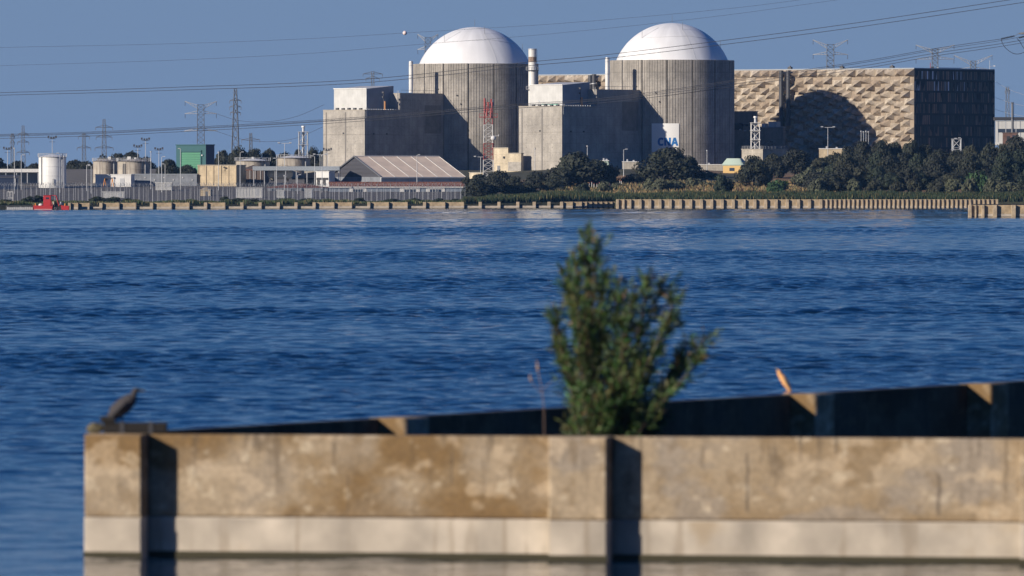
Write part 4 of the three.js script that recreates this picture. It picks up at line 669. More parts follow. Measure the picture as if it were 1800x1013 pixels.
// perimeter fence: posts, mesh and razor wire
function fence(label, x0, x1, dOf, yTop, step, group) {
  const a = P(x0, 0, dOf(x0)); a.y = ground(a.x, -a.z); const f = thing('perimeter_fence', label, 'fence', a);
  const pg = (() => { const H = 1; return H; })(), T = tex(64, 64, (u, v) => { const q = Math.abs(((u + v) * 4) % 1 - .5) < .12 || Math.abs(((u - v + 2) * 4) % 1 - .5) < .12; const k = q ? 1 : 0; return [k, k, k]; }, { srgb: false });
  const mm = mat([.36, .38, .40], .6, { alphaMap: T, transparent: true, side: THREE.DoubleSide, opacity: .42 });
  const pts = []; for (let x = x0; x <= x1; x += step) { const d = dOf(x), q = P(x, 0, d); q.y = ground(q.x, d); pts.push(q); }
  const H = pxY(yTop, dOf(400)) - pts[Math.floor(pts.length / 2)].y, pos = [], uv = [], coil = [];
  const gPost = merge([cyl(.055, .05, H, 0, 0, 0, 6), bar(V(0, H, 0), V(.0, H + .55, .45), .04), bar(V(0, H, 0), V(.0, H + .55, -.45), .04)]);
  pts.forEach((q, i) => { const p = part(f, 'fence_post', gPost, M.galvanised); p.position.copy(q).sub(a); if (i) { const e = pts[i - 1].clone().sub(a), g = q.clone().sub(a), L = e.distanceTo(g), u0 = i * L / .5, u1 = u0 + L / .5; pos.push(e.x, e.y, e.z, g.x, g.y, g.z, g.x, g.y + H, g.z, e.x, e.y, e.z, g.x, g.y + H, g.z, e.x, e.y + H, e.z); uv.push(u0, 0, u1, 0, u1, H / .5, u0, 0, u1, H / .5, u0, H / .5); } });
  const g = new THREE.BufferGeometry(); g.setAttribute('position', new THREE.Float32BufferAttribute(pos, 3)); g.setAttribute('uv', new THREE.Float32BufferAttribute(uv, 2)); g.computeVertexNormals(); part(f, 'wire_mesh', g, mm);
  for (let i = 0; i < (pts.length - 1) * 18; i++) { const k = i / 18, j = Math.min(pts.length - 2, Math.floor(k)), c = pts[j].clone().lerp(pts[j + 1], k - j).sub(a), t = i * .72; coil.push(V(c.x, c.y + H + .35 + .38 * Math.sin(t), c.z + .38 * Math.cos(t))); }
  stuffPart(part(f, 'razor_wire', new THREE.TubeGeometry(new THREE.CatmullRomCurve3(coil), coil.length * 2, .028, 3, false), M.galvanised));
  return f;
}
fence('tall wire perimeter fence along the left shore, front row', -60, 818, x => shoreD(x) + 22, 327, 8.2);
fence('tall wire perimeter fence along the left shore, rear row', -60, 812, x => shoreD(x) + 48, 325, 11.3);
{ const d = shoreD(17) + 20, o = onGround(17, d), g = thing('fence_gate', 'small white framed gate in the fence on the far left', 'gate', o), H = 3.2, w = 1.7; for (const x of [-w / 2, 0, w / 2]) part(g, 'upright', box(.16, H, .16, x, H / 2, 0), M.whitePaint); for (const y of [.15, H * .45, H]) part(g, 'cross_rail', box(w + .16, .14, .14, 0, y, .02), M.whitePaint); }

// ------------------------------------------------------------------ pylons and overhead wires
function pylonV(label, x, d, yTop, yBody, yArm2, yArm3, half, bodyPx, grounded) {
  const s = mPerPx(d), o = P(x, 0, d); o.y = ground(o.x, d); const Y = y => pxY(y, d) - o.y, p = thing('pylon', label, 'pylon', o, (rnd() - .5) * .1), r = .095 + .03 * s / .25, bw = bodyPx * s, H = Y(yBody);
  part(p, 'body', lattice(H, bw * 1.25, bw, Math.max(8, Math.round(H / (bw * .8))), r), M.steel);
  const arm = (sx, y0, y1, y2, reach) => { const tip = V(sx * reach * s, Y(y2), 0), out = []; for (const z of [-1, 1]) { const a = V(sx * bw * .5, Y(y0), z * bw * .4), b = V(sx * bw * .5, Y(y1), z * bw * .4); out.push(bar(a, tip, r * .85), bar(b, tip, r * .85)); for (let k = 1; k < 5; k++) out.push(bar(a.clone().lerp(tip, k / 5), b.clone().lerp(tip, (k - .5) / 5), r * .5, 3)); } return merge(out); };
  const insul = [];
  for (const sx of [-1, 1]) { part(p, 'upper_arm', arm(sx, yBody + 1, yBody + 7, yTop, half), M.galvanised); part(p, 'lower_arm', arm(sx, yArm2 - 4, yArm2 + 1, yArm2 + 1, half * 1.0), M.galvanised); if (yArm3) part(p, 'lower_arm', arm(sx, yArm3 - 4, yArm3, yArm3 + 1, half * 1.05), M.galvanised); for (const [y, k] of [[yTop, .98], [yArm2 + 1, .98]]) insul.push(bar(V(sx * half * k * s, Y(y), 0), V(sx * half * k * s, Y(y + 8), 0), .10, 5)); }
  part(p, 'insulator', merge(insul), M.darkSteel); return p;
}
function pylonT(label, x, d, yTop, arms, w0px, m = M.steel) {
  const s = mPerPx(d), o = P(x, 0, d); o.y = ground(o.x, d); const Y = y => pxY(y, d) - o.y, H = Y(yTop), p = thing('pylon', label, 'pylon', o, (rnd() - .5) * .16), r = .10 + .03 * s / .25, wTop = 1.0;
  part(p, 'body', lattice(H, w0px * s, wTop, Math.max(9, Math.round(H / 4)), r), m);
  for (const [y, half] of arms) part(p, 'cross_arm', [-1, 1].flatMap(sx => [bar(V(0, Y(y), .5), V(sx * half * s, Y(y), 0), r * .9), bar(V(0, Y(y), -.5), V(sx * half * s, Y(y), 0), r * .9), bar(V(0, Y(y - Math.max(4, half * .25)), 0), V(sx * half * s, Y(y), 0), r * .8), bar(V(sx * half * s, Y(y), 0), V(sx * half * s, Y(y + 5), 0), r * .8)]), m); return p;
}
pylonV('wide armed steel pylon above the green building', 352.5, 3450, 178, 184, 199, 229.5, 28, 11);
pylonV('wide armed steel pylon behind the turbine hall roof, left of three', 1460, 3500, 70, 78, 95, 0, 31, 12);
pylonV('wide armed steel pylon behind the turbine hall roof, middle of three', 1644, 3450, 79, 86, 103, 0, 34, 10);
pylonV('low wide armed steel pylon behind the glazed end, right of three', 1711, 3650, 97, 107, 122, 0, 34, 9);
pylonV('steel pylon half hidden behind the left reactor dome', 752, 3600, 60, 66, 86, 0, 18, 10);
pylonT('tall plain tapering steel pylon between the green building and the blocks', 413.5, 3500, 156, [[177, 10], [188, 10], [198, 9]], 15);
pylonT('steel pylon with three cross arms above the stained tanks', 182.5, 3700, 210, [[224, 15], [241, 14], [260, 16]], 10);
pylonT('small steel pylon with two cross arms right of the white tank', 147, 3900, 234, [[240, 10], [260, 12]], 8);
pylonT('faint steel pylon with three cross arms on the far left', 40, 4200, 221, [[236, 9], [250, 10], [268, 11]], 9);
pylonT('faint narrow steel pylon at the left edge', 21, 4100, 235, [[240, 4], [250, 4]], 6);
pylonT('tiny steel pylon with a wide cross arm left of the concrete blocks', 440.5, 4000, 234, [[246, 16]], 7);
pylonT('steel pylon with wide arms behind the left grey penthouse', 655, 3700, 126, [[130, 17], [138, 12]], 9);
pylonT('steel pylon right of the dark glazed end', 1771.5, 3200, 153, [[160, 4]], 9);

const wire = (label, pts, d0, d1, r = .030) => single('overhead_wire', new THREE.TubeGeometry(new THREE.CatmullRomCurve3(pts.map(([x, y]) => P(x, y, lerp(d0, d1, (x + 100) / 2000)))), 120, r, 4, false), M.cable, label, 'wire');
const pairA = [[-100, 167], [0, 163], [160, 158.5], [320, 153], [640, 139.5], [940, 108], [1040, 99], [1340, 62.5], [1507, 40], [1760, 2], [1900, -20]];
wire('upper cable of the dark pair crossing both reactor domes', pairA, 1420, 1180, .040);
wire('lower cable of the dark pair crossing both reactor domes', pairA.map(([x, y]) => [x, y + 4.5 + x * .0021]), 1424, 1184, .040);
const lowB = [[-100, 240], [0, 236.5], [160, 232], [300, 225.5], [460, 217], [620, 207], [760, 195.5], [890, 184.5], [1040, 174.5], [1154, 161], [1290, 141], [1530, 105.5], [1640, 86], [1760, 68.5]];
wire('topmost of the four low cables running up to the right edge', lowB, 1500, 1262, .036);
wire('second of the four low cables running up to the right edge', lowB.map(([x, y]) => [x, y + 1.7 + .0006 * x]).concat([[1900, 43]]), 1504, 1262, .030);
wire('third of the four low cables running up to the right edge', lowB.map(([x, y]) => [x, y + 3.2 + smooth(900, 1500, x) * 5]).concat([[1900, 52]]), 1508, 1262, .036);
wire('lowest of the four low cables running up to the right edge', lowB.map(([x, y]) => [x, y + 7.0 + smooth(900, 1500, x) * 6.0]).concat([[1900, 58]]), 1512, 1262, .036);
wire('thin faint earth wire high in the sky with the marker ball', [[-100, 86], [0, 83.5], [300, 77], [540, 68], [712, 58], [1000, 40], [1300, 13], [1450, -6]], 1420, 1180, .018);
wire('thin faint earth wire in the sky below the one with the ball', [[-100, 119], [0, 115.5], [300, 106], [540, 94], [712, 80], [950, 61], [1240, 31], [1500, -4]], 1440, 1190, .018);
wire('thin line sagging from the wide armed pylon to the concrete block', [[380, 200], [420, 212], [470, 214], [520, 205], [570, 184]], 3300, 2950, .06);
wire('thin line sagging low towards the concrete block on the left', [[378, 230], [430, 246], [480, 249], [520, 243], [570, 222]], 3300, 2950, .06);
single('marker_ball', new THREE.SphereGeometry(.33, 20, 14).translate(...P(711.5, 58, 1322).toArray()), mat([.72, .58, .55], .5), 'pale pink marker ball hanging on the wire left of the first dome', 'marker ball');
{ // the pylon whose arm tip reaches into the frame at the right edge
  const d = 1262, o = P(1930, 0, d); o.y = 1; const p = thing('pylon', 'dark pylon arm tip with insulators reaching in at the right edge', 'pylon', o), L = (x, y, dz = 0) => P(x, y, d + dz).sub(o), H = pxY(-30, d) - 1;
  part(p, 'body', lattice(H, 6, 1.6, 14, .11), M.steel); part(p, 'footing', box(7.5, 2.4, 7.5, 0, -.9, 0), M.concrete);
  const tip = L(1791, 59), a = [L(1920, 40, 3), L(1920, 40, -3), L(1920, 66, 3), L(1920, 66, -3)], br = a.map(q => bar(tip, q, .10)); for (let k = 1; k < 7; k++) { const q = a.map(e => tip.clone().lerp(e, k / 7)); br.push(bar(q[0], q[2], .06), bar(q[1], q[3], .06), bar(q[0], q[3], .05), bar(q[2], q[1], .05)); } part(p, 'cross_arm', br, M.steel, 'rusty dark arm tip');
  const strip = (x0, y0, x1, y1, dz) => { const A = L(x0, y0, dz), B = L(x1, y1, dz), out = [bar(A, B, .035, 5)]; for (let i = 0; i <= 16; i++) { const c = A.clone().lerp(B, .04 + .92 * i / 16), dir = B.clone().sub(A).normalize(), g = new THREE.CylinderGeometry(.135, .135, .07, 10); g.applyQuaternion(new THREE.Quaternion().setFromUnitVectors(V(0, 1, 0), dir)); out.push(g.translate(c.x, c.y, c.z)); } return merge(out); };
  part(p, 'insulator', strip(1760, 68.5, 1784, 63.2, 0), M.black); part(p, 'insulator', strip(1791, 66.5, 1815, 61, 2), M.black);
  part(p, 'link', [bar(L(1784, 63.2), tip, .03), bar(L(1815, 61, 2), L(1825, 58, 1), .03)], M.steel);
  part(p, 'jumper_loop', [tube([L(1760, 69), L(1764, 79), L(1772, 88), L(1782, 94), L(1790, 95), L(1800, 92), L(1812, 84)], .045, 30)], M.cable); part(p, 'jumper_loop', [tube([L(1788, 67.5, 1), L(1793, 73, 1), L(1799, 83, 1), L(1808, 92, 1), L(1822, 95, 1)], .045, 24)], M.cable);
}

// ------------------------------------------------------------------ lamp posts, masts and poles
function lampPost(label, x, d, yTop, arms, group, proto) {
  const o = onGround(x, d), H = pxY(yTop, d) - o.y, l = thing('lamp_post', label, 'lamp post', o, 0, group);
  part(l, 'pole', cyl(.13, .08, H, 0, 0, 0, 8), M.galvanised);
  if (arms === 'cross') { part(l, 'crossbar', box(4.2, .16, .16, 0, H, 0), M.galvanised); for (const s of [-1, 1]) part(l, 'lamp_head', box(.8, .3, .6, s * 1.9, H + .2, .1), M.galvanised); }
  else if (arms === 'cluster') { part(l, 'crossbar', [box(2.6, .12, .12, 0, H - .2, 0), box(1.9, .12, .12, 0, H - 1.2, 0)], M.darkSteel); for (const s of [-1, -.3, .4, 1]) part(l, 'lamp_head', box(.55, .7, .5, s * 1.2, H + .1 + .3 * (s * s), .1), M.darkSteel); }
  else if (arms) { part(l, 'lamp_arm', bar(V(0, H - .1, 0), V(arms * 1.2, H + .15, 0), .06, 5), M.galvanised); part(l, 'lamp_head', box(.8, .22, .4, arms * 1.4, H + .15, 0), M.galvanised); }
  else part(l, 'lamp_head', cyl(.25, .3, .4, 0, H, 0, 8), M.galvanised);
  return l;
}
lampPost('tall lamp post with a crossbar before the shadowed turbine hall', 1455.5, 2745, 224, 'cross');
lampPost('lamp post between the oaks below the shaded concrete block', 1096.5, 2700, 263, .6);
lampPost('lamp post before the lit face of the middle concrete block', 940.3, 2720, 263, 0);
lampPost('short pole rising from the big oak before the middle block', 1032.5, 2720, 258, 0);
lampPost('pale pole before the foot of the right reactor', 1243, 2740, 266, 0);
lampPost('lamp post before the shaded left block beside the mast', 845, 2790, 276, 'cross');
lampPost('lamp post standing before the hangar roof', 733, 2685, 273, .4);
lampPost('tall floodlight post at the left corner of the concrete block', 575.5, 2790, 264, 'cluster');
lampPost('floodlight cluster mast left of the stained tanks roof', 242, 2790, 258, 'cluster');
lampPost('tall floodlight cluster mast rising behind the stained tanks', 255.5, 2790, 246, 'cluster');
lampPost('floodlight cluster post between the tanks and the green building', 279, 2780, 263, 'cluster');
lampPost('tall floodlight cluster mast rising behind the white tank', 91.5, 2740, 243, 'cluster');
lampPost('floodlight cluster mast at the left edge before the trees', 13, 2790, 262, 'cluster');
lampPost('lamp post before the green building left edge', 317, 2700, 262, -.3);
lampPost('lamp post between the white tower and the concrete block', 562.5, 2740, 272, 'cross');
lampPost('lamp post behind the low tanks left of the white lattice tower', 500, 2800, 252, 'cross');
[[25, 262], [37, 273], [105, 270], [112, 276], [152, 290], [160, 292], [265, 268], [284, 276], [290, 289], [384, 269], [422, 268], [486, 279], [553, 275], [566, 275], [500, 310], [523, 308]].sort((a, b) => a[0] - b[0]).forEach(([x, y], i) => lampPost(`slim grey lamp pole in the left yard, ${ORD[i]} of its kind from left`, x, 2660 + (i * 37) % 60, y, [0, .5, -.5][i % 3], 'slim poles in the left yard'));
[[1690, 243], [1677, 244]].forEach(([x, y], i) => lampPost(i ? 'left lamp pole on the scaffold tower before the glazed end' : 'right lamp pole on the scaffold tower before the glazed end', x, 2730, y, i ? .4 : -.4));
for (let i = 0; i < 4; i++) lampPost(`white pole in a row before the hall shadow, ${ORD[i]} from left`, 1514 + i * 4.3, 2760, 232 + (i % 2), 0, 'white poles in the hall shadow');
{ const proto = thing('white_stake', 'short white stake in the row below the big oak', 'stake', onGround(1036, 2640), 0, 'white stakes below the big oak'); part(proto, 'post', cyl(.10, .10, 1.5, 0, 0, 0, 6), M.whitePaint); part(proto, 'cap', cyl(.15, .15, .2, 0, 1.5, 0, 6), M.mastRed); for (let i = 1; i < 14; i++) dup(proto, onGround(1036 + i * 4.4 + R(-1, 1), 2640 + R(-4, 4)), 0); }
for (const [x0, x1, y, yb, d, lab] of [[1057, 1070, 283, 296, 2755, 'small pale green kiosk between the two big oaks'], [1094, 1122, 285, 292, 2765, 'low white plant unit behind the oaks below the shaded block'], [1440, 1484, 262, 272, 2775, 'low tan wall behind the oaks before the shadowed hall'], [1186, 1272, 290, 297, 2790, 'low pale plinth wall at the foot of the right reactor']]) { const k = front('plant_unit', lab, 'building', x0, x1, d, y, yb, 3, x0 === 1057 ? M.paleGreen : x0 === 1440 ? M.cream : M.concretePale, M.whitePaint, .05); part(k.t, 'vent', [box(.6, .5, .5, k.w * .2, k.H + .4, -1), box(.5, .8, .5, -k.w * .2, k.H + .5, -1)], M.galvanised); }

// ------------------------------------------------------------------ right edge: switchyard
{
  const d = 2880; const a = front('switchyard_building', 'pale blue grey switchyard building at the right edge', 'building', 1750, 1850, d, 213, 250, 14, M.cladding, M.greyRoof, .1); part(a.t, 'window_band', box(a.w * .9, 1.2, .1, 0, a.H * .55, .06), M.windowDark); for (let i = 0; i < 8; i++) part(a.t, 'panel_joint', box(.12, a.H, .08, -a.w * .45 + i * a.w * .13, a.H / 2, .05), M.claddingBlue);
  const c = slabRoof('canopy', 'dark flat canopy above the switchyard at the right edge', 1749, 1860, 2840, 206, 1.0, 10, M.darkSteel, 7, 250); const e = front('brick_block', 'small brown brick block among the oaks at the right edge', 'building', 1763, 1789, 2790, 234, 250, 5, mat([.20, .12, .10], .9, { map: T_stone }), M.brownWall, .1); part(e.t, 'door', box(1, 2, .08, -.6, 1, .05), M.black); part(e.t, 'window', box(.9, .7, .08, 1.2, 1.9, .05), M.windowDark);
  const o = P(1780, 236, 2815), p = thing('chimney', 'slim dark chimney pole at the right edge', 'chimney', o), H = pxY(180, 2815) - o.y; part(p, 'shaft', cyl(.42, .34, H, 0, 0, 0, 12), M.steel); part(p, 'collar', [cyl(.55, .55, .25, 0, H * .5, 0, 12), cyl(.5, .5, .25, 0, H - .3, 0, 12)], M.darkSteel); part(p, 'ladder', [bar(V(.5, 0, 0), V(.5, H, 0), .05)], M.galvanised);
  for (const [y0, y1, lab] of [[143, 170, 'topmost pale cable sloping off the glazed end corner'], [171, 188, 'middle pale cable sloping off the glazed end corner'], [192, 206, 'lowest pale cable sloping off the glazed end corner']]) single('overhead_wire', tube([P(1749, y0, 2950), P(1775, lerp(y0, y1, .52) + .5, 2900), P(1810, y1, 2840)], .05, 16, 4), M.galvanised, lab, 'wire');
}
{ // small rooftop things on the halls
  const gb = hall.gb; const at = (k, up) => V(gb.X0 - k * c35, GY + hall.H + .35 + up, -(gb.dc + k * s35 + 2)); const lab = ['roof vent on the hall nearest the right reactor', 'roof vent on the stone hall, second from the reactor', 'roof vent on the stone hall above the shadow', 'roof vent on the stone hall near its glazed corner'];
  [78, 52, 30, 9].forEach((k, i) => { const t = thing('roof_vent', lab[i], 'vent', at(k, 0), -GRID); part(t, 'housing', chamferBox(1.5, .7, 1, .06).translate(0, .35, 0), M.darkSteel); part(t, 'cowl', cyl(.5, .3, .4, 0, .7, 0, 10), M.steel); });
  const k = alongShade(gb, 1640), t = thing('aviation_mast', 'small red aviation light mast on the dark glazed end roof', 'mast', V(k.X - .8, GY + hall.H + .35, -(k.d + 1))); part(t, 'post', cyl(.12, .10, 1.9, 0, 0, 0, 8), M.mastRed); part(t, 'box', box(.9, .5, .6, .7, .25, 0), M.darkSteel);
  const q = alongShade(gb, 1744), u = thing('camera_pole', 'small camera pole on the far corner of the glazed end', 'pole', V(q.X - .8, GY + hall.H + .35, -q.d)); part(u, 'post', cyl(.08, .08, 3.0, 0, 0, 0, 6), M.galvanised); part(u, 'arm', bar(V(0, .9, 0), V(1.6, 1.1, 0), .06), M.galvanised); part(u, 'camera', box(.6, .3, .35, 1.6, 1.1, 0), M.whitePaint);
}

// ------------------------------------------------------------------ trees, shrubs, reeds
const foliageMats = [[.017, .021, .010], [.014, .017, .009], [.026, .028, .013], [.015, .024, .010], [.062, .068, .036], [.022, .056, .016]].map(c => new THREE.MeshStandardMaterial({ roughness: .8, side: THREE.DoubleSide, vertexColors: true, color: new THREE.Color().setRGB(...c) }));
function crownGeo(seed, n, clumps, flat, size) {       // a unit crown (radius 1, height about 1.5) of leaf sprays gathered into clumps
  const r = rngOf(seed), cs = [], pos = [], nor = [], col = [];
  for (let i = 0; i < clumps; i++) { const a = r() * 6.283, e = Math.pow(r(), .7), y = r(), rad = Math.pow(r(), .35) * .82 * Math.sqrt(Math.max(.05, 1 - Math.pow(y * 1.02, 2.4))); cs.push([Math.cos(a) * rad, .20 + y * .90 * flat, Math.sin(a) * rad, .24 + .16 * r(), .7 + .6 * r()]); }
  for (let i = 0; i < n; i++) {
    const c = cs[Math.floor(r() * clumps)], z = r() * 2 - 1, a = r() * 6.283, q = Math.sqrt(1 - z * z), f = c[3] * (.55 + .5 * Math.pow(r(), .5)), d = V(q * Math.cos(a), z * .8 + .12, q * Math.sin(a)), p = V(c[0] + d.x * f, c[1] + d.y * f, c[2] + d.z * f);
    if (p.y < .04) continue;
    const n0 = d.clone().add(V(r() - .5, r() - .5, r() - .5).multiplyScalar(1.1)).normalize(), u = V(r() - .5, r() - .5, r() - .5).cross(n0).normalize(), v = n0.clone().cross(u), s = size * (.6 + .8 * r()), k = c[4] * (.65 + .7 * r());
    const A = p.clone().addScaledVector(u, s), B = p.clone().addScaledVector(v, s * .6), C = p.clone().addScaledVector(u, -s), D = p.clone().addScaledVector(v, -s * .6);
    for (const t of [A, B, C, A, C, D]) { pos.push(t.x, t.y, t.z); nor.push(n0.x, n0.y, n0.z); col.push(k, k * (.95 + .1 * r()), k); }
  }
  const g = new THREE.BufferGeometry(); g.setAttribute('position', new THREE.Float32BufferAttribute(pos, 3)); g.setAttribute('normal', new THREE.Float32BufferAttribute(nor, 3)); g.setAttribute('color', new THREE.Float32BufferAttribute(col, 3)); return g;
}
const crowns = [1, 2, 3, 4, 5].map(i => crownGeo(900 + i, 4600, 26 + i * 3, 1, .066)), bushCrowns = [1, 2, 3].map(i => crownGeo(950 + i, 2000, 16 + i * 2, .8, .09));
const trunkGeo = (() => { const t = [sweep([V(0, -.3, 0), V(.01, .15, 0), V(.03, .4, .01), V(.02, .8, 0)], [.085, .065, .05, .02], 8)]; for (const [a, l] of [[.5, .5], [2.4, .55], [4.3, .45], [5.6, .5]]) t.push(sweep([V(.02, .3, 0), V(Math.cos(a) * l * .5, .55, Math.sin(a) * l * .5), V(Math.cos(a) * l, .85, Math.sin(a) * l)], [.04, .028, .01], 6)); return merge(t); })();
let treeCount = 0;
function tree(label, x, yTop, halfPx, yBot, d, tone = 0, group, bush = false, cat) {
  const s = mPerPx(d), o = P(x, 0, d); const gy = Math.min(ground(o.x, d) + .2, pxY(yBot, d)); o.y = gy; const H = pxY(yTop, d) - gy, r = halfPx * s, i = treeCount++, t = thing(bush ? 'bush' : 'oak_tree', label, cat || (bush ? 'bush' : 'tree'), o, (i * 2.39) % 6.28, group), geo = bush ? bushCrowns[i % 3] : crowns[i % 5];
  const cr = part(t, 'crown', geo, foliageMats[tone]); const top = bush ? 1.08 : 1.36; cr.scale.set(r * 1.02, H / top, r * 1.02); cr.userData.kind = 'stuff';
  const tr = part(t, bush ? 'stem' : 'trunk', trunkGeo, M.bark); tr.scale.set(Math.max(r * .9, 1), H * .8, Math.max(r * .9, 1)); return t;
}
tree('big spreading dark oak before the middle concrete block', 1017, 267, 60, 335, 2650, 0); tree('smaller dark oak against the right side of the big one', 1066, 287, 28, 335, 2655, 1);
tree('dark rounded oak below the white banner of the right reactor', 1174, 260, 54, 322, 2680, 0); tree('dark oak growing right against the one below the banner', 1212, 276, 26, 322, 2690, 1);
tree('dark bushy oak right of the hangar, tallest of that clump', 878, 300, 30, 345, 2690, 1); tree('dark bushy oak against the hangar right end', 845, 306, 28, 345, 2692, 0); tree('low dark oak at the hangar corner', 822, 312, 18, 346, 2686, 1); tree('low dark oak right of the hangar clump', 905, 310, 20, 344, 2684, 0);
[[836, 316, 26, 'dark low oak nearest the hangar corner above the shore grass'], [868, 311, 28, 'dark low oak at the front of the clump right of the hangar'], [903, 315, 23, 'dark low oak closing the right end of the hangar clump'], [938, 314, 27, 'dark low oak in front below the lit block face'], [972, 318, 24, 'dark low oak in front at the left foot of the big oak']].forEach(([x, y, h, l], i) => tree(l, x, y, h, 346, shoreD(x) + 55 + i * 3, i % 2));
tree('dark oak left of the big oak before the lit block face', 942, 303, 27, 342, 2672, 1); tree('dark low oak before the big oak', 981, 306, 28, 342, 2640, 0);
tree('isolated dark round bush on the dry bank', 1270, 308, 21, 341, 2590, 3, null, true); tree('small dark bush below the big oak near the reeds', 1026, 322, 16, 345, 2600, 3, null, true); tree('dark purple grey thicket right of the big oak', 1114, 307, 24, 336, 2660, 1, null, true);
tree('low grey green thicket behind the isolated round bush', 1242, 302, 30, 325, 2690, 4, null, true);
[[1085, 322, 18], [1150, 312, 26], [1185, 318, 26], [1222, 314, 24], [1060, 320, 20], [1245, 322, 18], [1130, 326, 20], [1205, 326, 22]].sort((a, b) => a[0] - b[0]).forEach(([x, y, h], i) => tree(`pale olive scrub on the dry bank below the banner oaks, ${ORD[i]} from left`, x, y, h, 343, 2600 + (x * 7) % 40, 4, 'olive scrub on the bank', true));
tree('oak with visible trunk on the dry bank right of the guard house', 1326, 274, 32, 328, 2640, 0); tree('dark oak touching the railed concrete building', 1358, 272, 26, 316, 2690, 1); tree('dark oak right of the railed concrete building', 1398, 263, 32, 306, 2710, 1); tree('bright green bush on the dry bank near the shore', 1370, 318, 24, 342, 2590, 5, null, true); tree('bright green bush among the dark oaks near the right shore', 1722, 303, 30, 345, 2590, 5, null, true);
[[1432, 296, 26], [1412, 306, 24], [1450, 304, 24]].sort((a, b) => a[0] - b[0]).forEach(([x, y, h], i) => tree(`grey green scrub between the bare soil and the oak slope, ${ORD[i]} from left`, x, y, h, 335, 2620 + x % 30, 4, 'scrub beside the oak slope', true));
{
  const rr = rngOf(88), back = [], mid = [], frontT = [];
  for (let x = 1438; x < 1815; x += 27) back.push([x + (rr() - .5) * 8, 0]); 
  const edge = x => curve([[1430, 282], [1470, 268], [1500, 252], [1540, 246], [1580, 249], [1610, 246], [1650, 262], [1670, 272], [1690, 256], [1720, 249], [1750, 256], [1775, 246], [1800, 238], [1850, 236]], x);
  back.forEach(([x], i) => tree(`dark oak crown, ${ORD[i]} from left along the top of the wooded slope`, x, edge(x) + R(-2, 3), R(22, 31), 310, 2725 + R(-12, 12), Math.floor(rr() * 3), 'oaks along the top of the slope'));
  for (let x = 1440, i = 0; x < 1815; x += 25) tree(`dark oak crown, ${ORD[i++]} from left halfway up the wooded slope`, x + R(-6, 6), Math.max(edge(x) + 18, 268) + R(-4, 7), R(23, 33), 325, 2665 + R(-14, 14), Math.floor(rr() * 4), 'oaks in the middle of the slope');
  for (let x = 1432, i = 0; x < 1815; x += 27) tree(`dark oak, ${ORD[i++]} from left in the lowest oak row of the slope`, x + R(-6, 6), 297 + R(-5, 8), R(22, 33), 338, 2615 + R(-12, 12), Math.floor(rr() * 4), 'oaks low on the slope');
  for (let x = 1440, i = 0; x < 1815; x += 34) tree(`grey green scrub bush above the reeds at the slope foot, ${ORD[i++]} from left`, x + R(-8, 8), 318 + R(-4, 4), R(16, 24), 343, 2582 + R(-6, 6), rr() < .5 ? 4 : 2, 'scrub at the foot of the slope', true);
}
[[-10, 278, 30], [30, 283, 26], [62, 288, 20], [128, 281, 24], [150, 283, 24], [178, 274, 22], [205, 270, 26], [232, 268, 24], [252, 276, 24], [392, 264, 24], [420, 259, 26], [446, 262, 24], [474, 264, 22], [500, 268, 20], [525, 262, 16], [552, 259, 18], [570, 264, 16]].forEach(([x, y, h], i) => tree(`dark distant tree, ${ORD[i]} from left in the line behind the tanks and sheds`, x, y, h, 318, 2980 + (x * 13) % 60, 1, 'trees behind the left yard'));
tree('dark bushy tree before the left edge of the green building', 296, 281, 22, 312, 2790, 1); tree('dark low tree before the foot of the green roller door', 330, 290, 19, 312, 2785, 0);
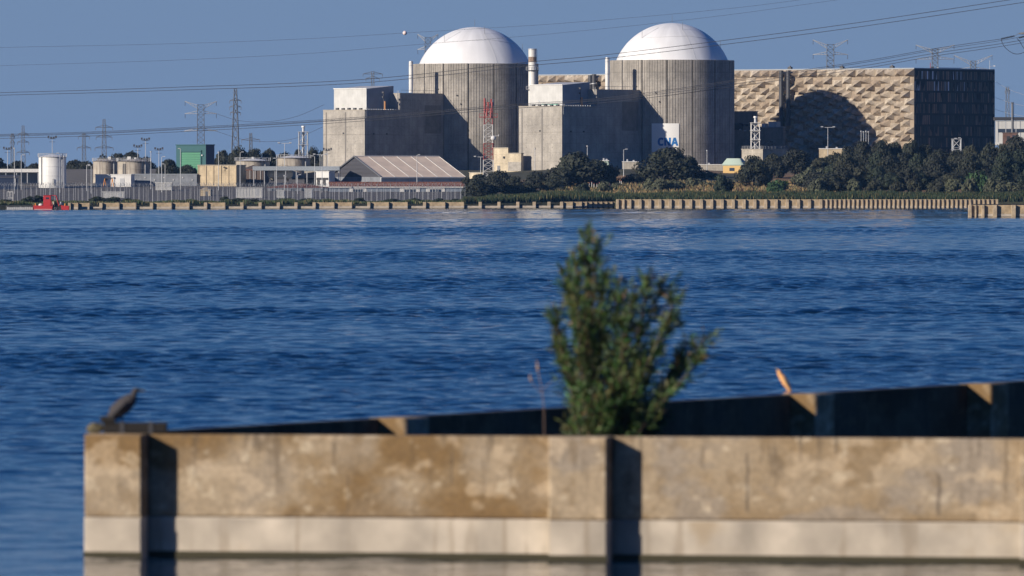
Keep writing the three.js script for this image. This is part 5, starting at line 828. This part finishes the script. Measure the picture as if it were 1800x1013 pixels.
[[50, 346, 14], [68, 344, 14], [8, 351, 16], [170, 346, 16], [200, 347, 18], [225, 349, 14], [395, 346, 10], [420, 349, 16], [445, 350, 14], [505, 349, 14], [535, 350, 14], [632, 348, 12], [690, 350, 18], [730, 349, 14], [770, 349, 16], [800, 350, 14]].sort((a, b) => a[0] - b[0]).forEach(([x, y, h], i) => tree(`low dark green bush at the foot of the left fence, ${ORD[i]} from left`, x, y, h, 358, shoreD(x) + 12, 3, 'bushes at the foot of the left fence', true));
{ // reeds and long grass
  const r = rngOf(313), pos = [], nor = [], col = [];
  const blade = (px, d, h, tone) => { const X = pxX(px, d), y = ground(X, d) - .1, a = r() * 6.283, w = .14 + .12 * r(), lx = (r() - .5) * h * .4, lz = (r() - .5) * h * .4, c = Math.cos(a) * w, s = Math.sin(a) * w; pos.push(X - c, y, -d - s, X + c, y, -d + s, X + lx, y + h, -d + lz); const n = V(-Math.sin(a), .6, Math.cos(a)).normalize(); const k = .6 + .8 * r(); for (let i = 0; i < 3; i++) { nor.push(n.x, n.y, n.z); col.push(...tone.map(q => q * k)); } };
  for (let i = 0; i < 26000; i++) { const px = lerp(815, 1800, r()), d = shoreD(px) + 1 + 24 * r(); blade(px, d, (1.2 + 1.3 * noise(px / 30, d / 20)) * (px < 985 ? 1.1 : 1), r() < .12 ? [.16, .13, .05] : [.026, .046, .017]); }
  for (let i = 0; i < 9000; i++) { const px = lerp(-60, 815, r()), d = shoreD(px) + .8 + 14 * r(); blade(px, d, .5 + 1.0 * noise(px / 16, 3), r() < .25 ? [.17, .14, .07] : [.035, .062, .022]); }
  for (let i = 0; i < 9000; i++) { const px = lerp(950, 1480, r()), d = shoreD(px) + 28 + 90 * r(); blade(px, d, .5 + .6 * r(), r() < .6 ? [.26, .18, .08] : [.10, .10, .04]); }
  const g = new THREE.BufferGeometry(); g.setAttribute('position', new THREE.Float32BufferAttribute(pos, 3)); g.setAttribute('normal', new THREE.Float32BufferAttribute(nor, 3)); g.setAttribute('color', new THREE.Float32BufferAttribute(col, 3));
  const o = setting('reeds', g, mat([1, 1, 1], .85, { vertexColors: true, side: THREE.DoubleSide }), 'stuff'); tag(o, 'green reeds and dry grass growing along the far shore', 'reeds');
}

camera.updateMatrixWorld();
renderer.render(scene, camera);
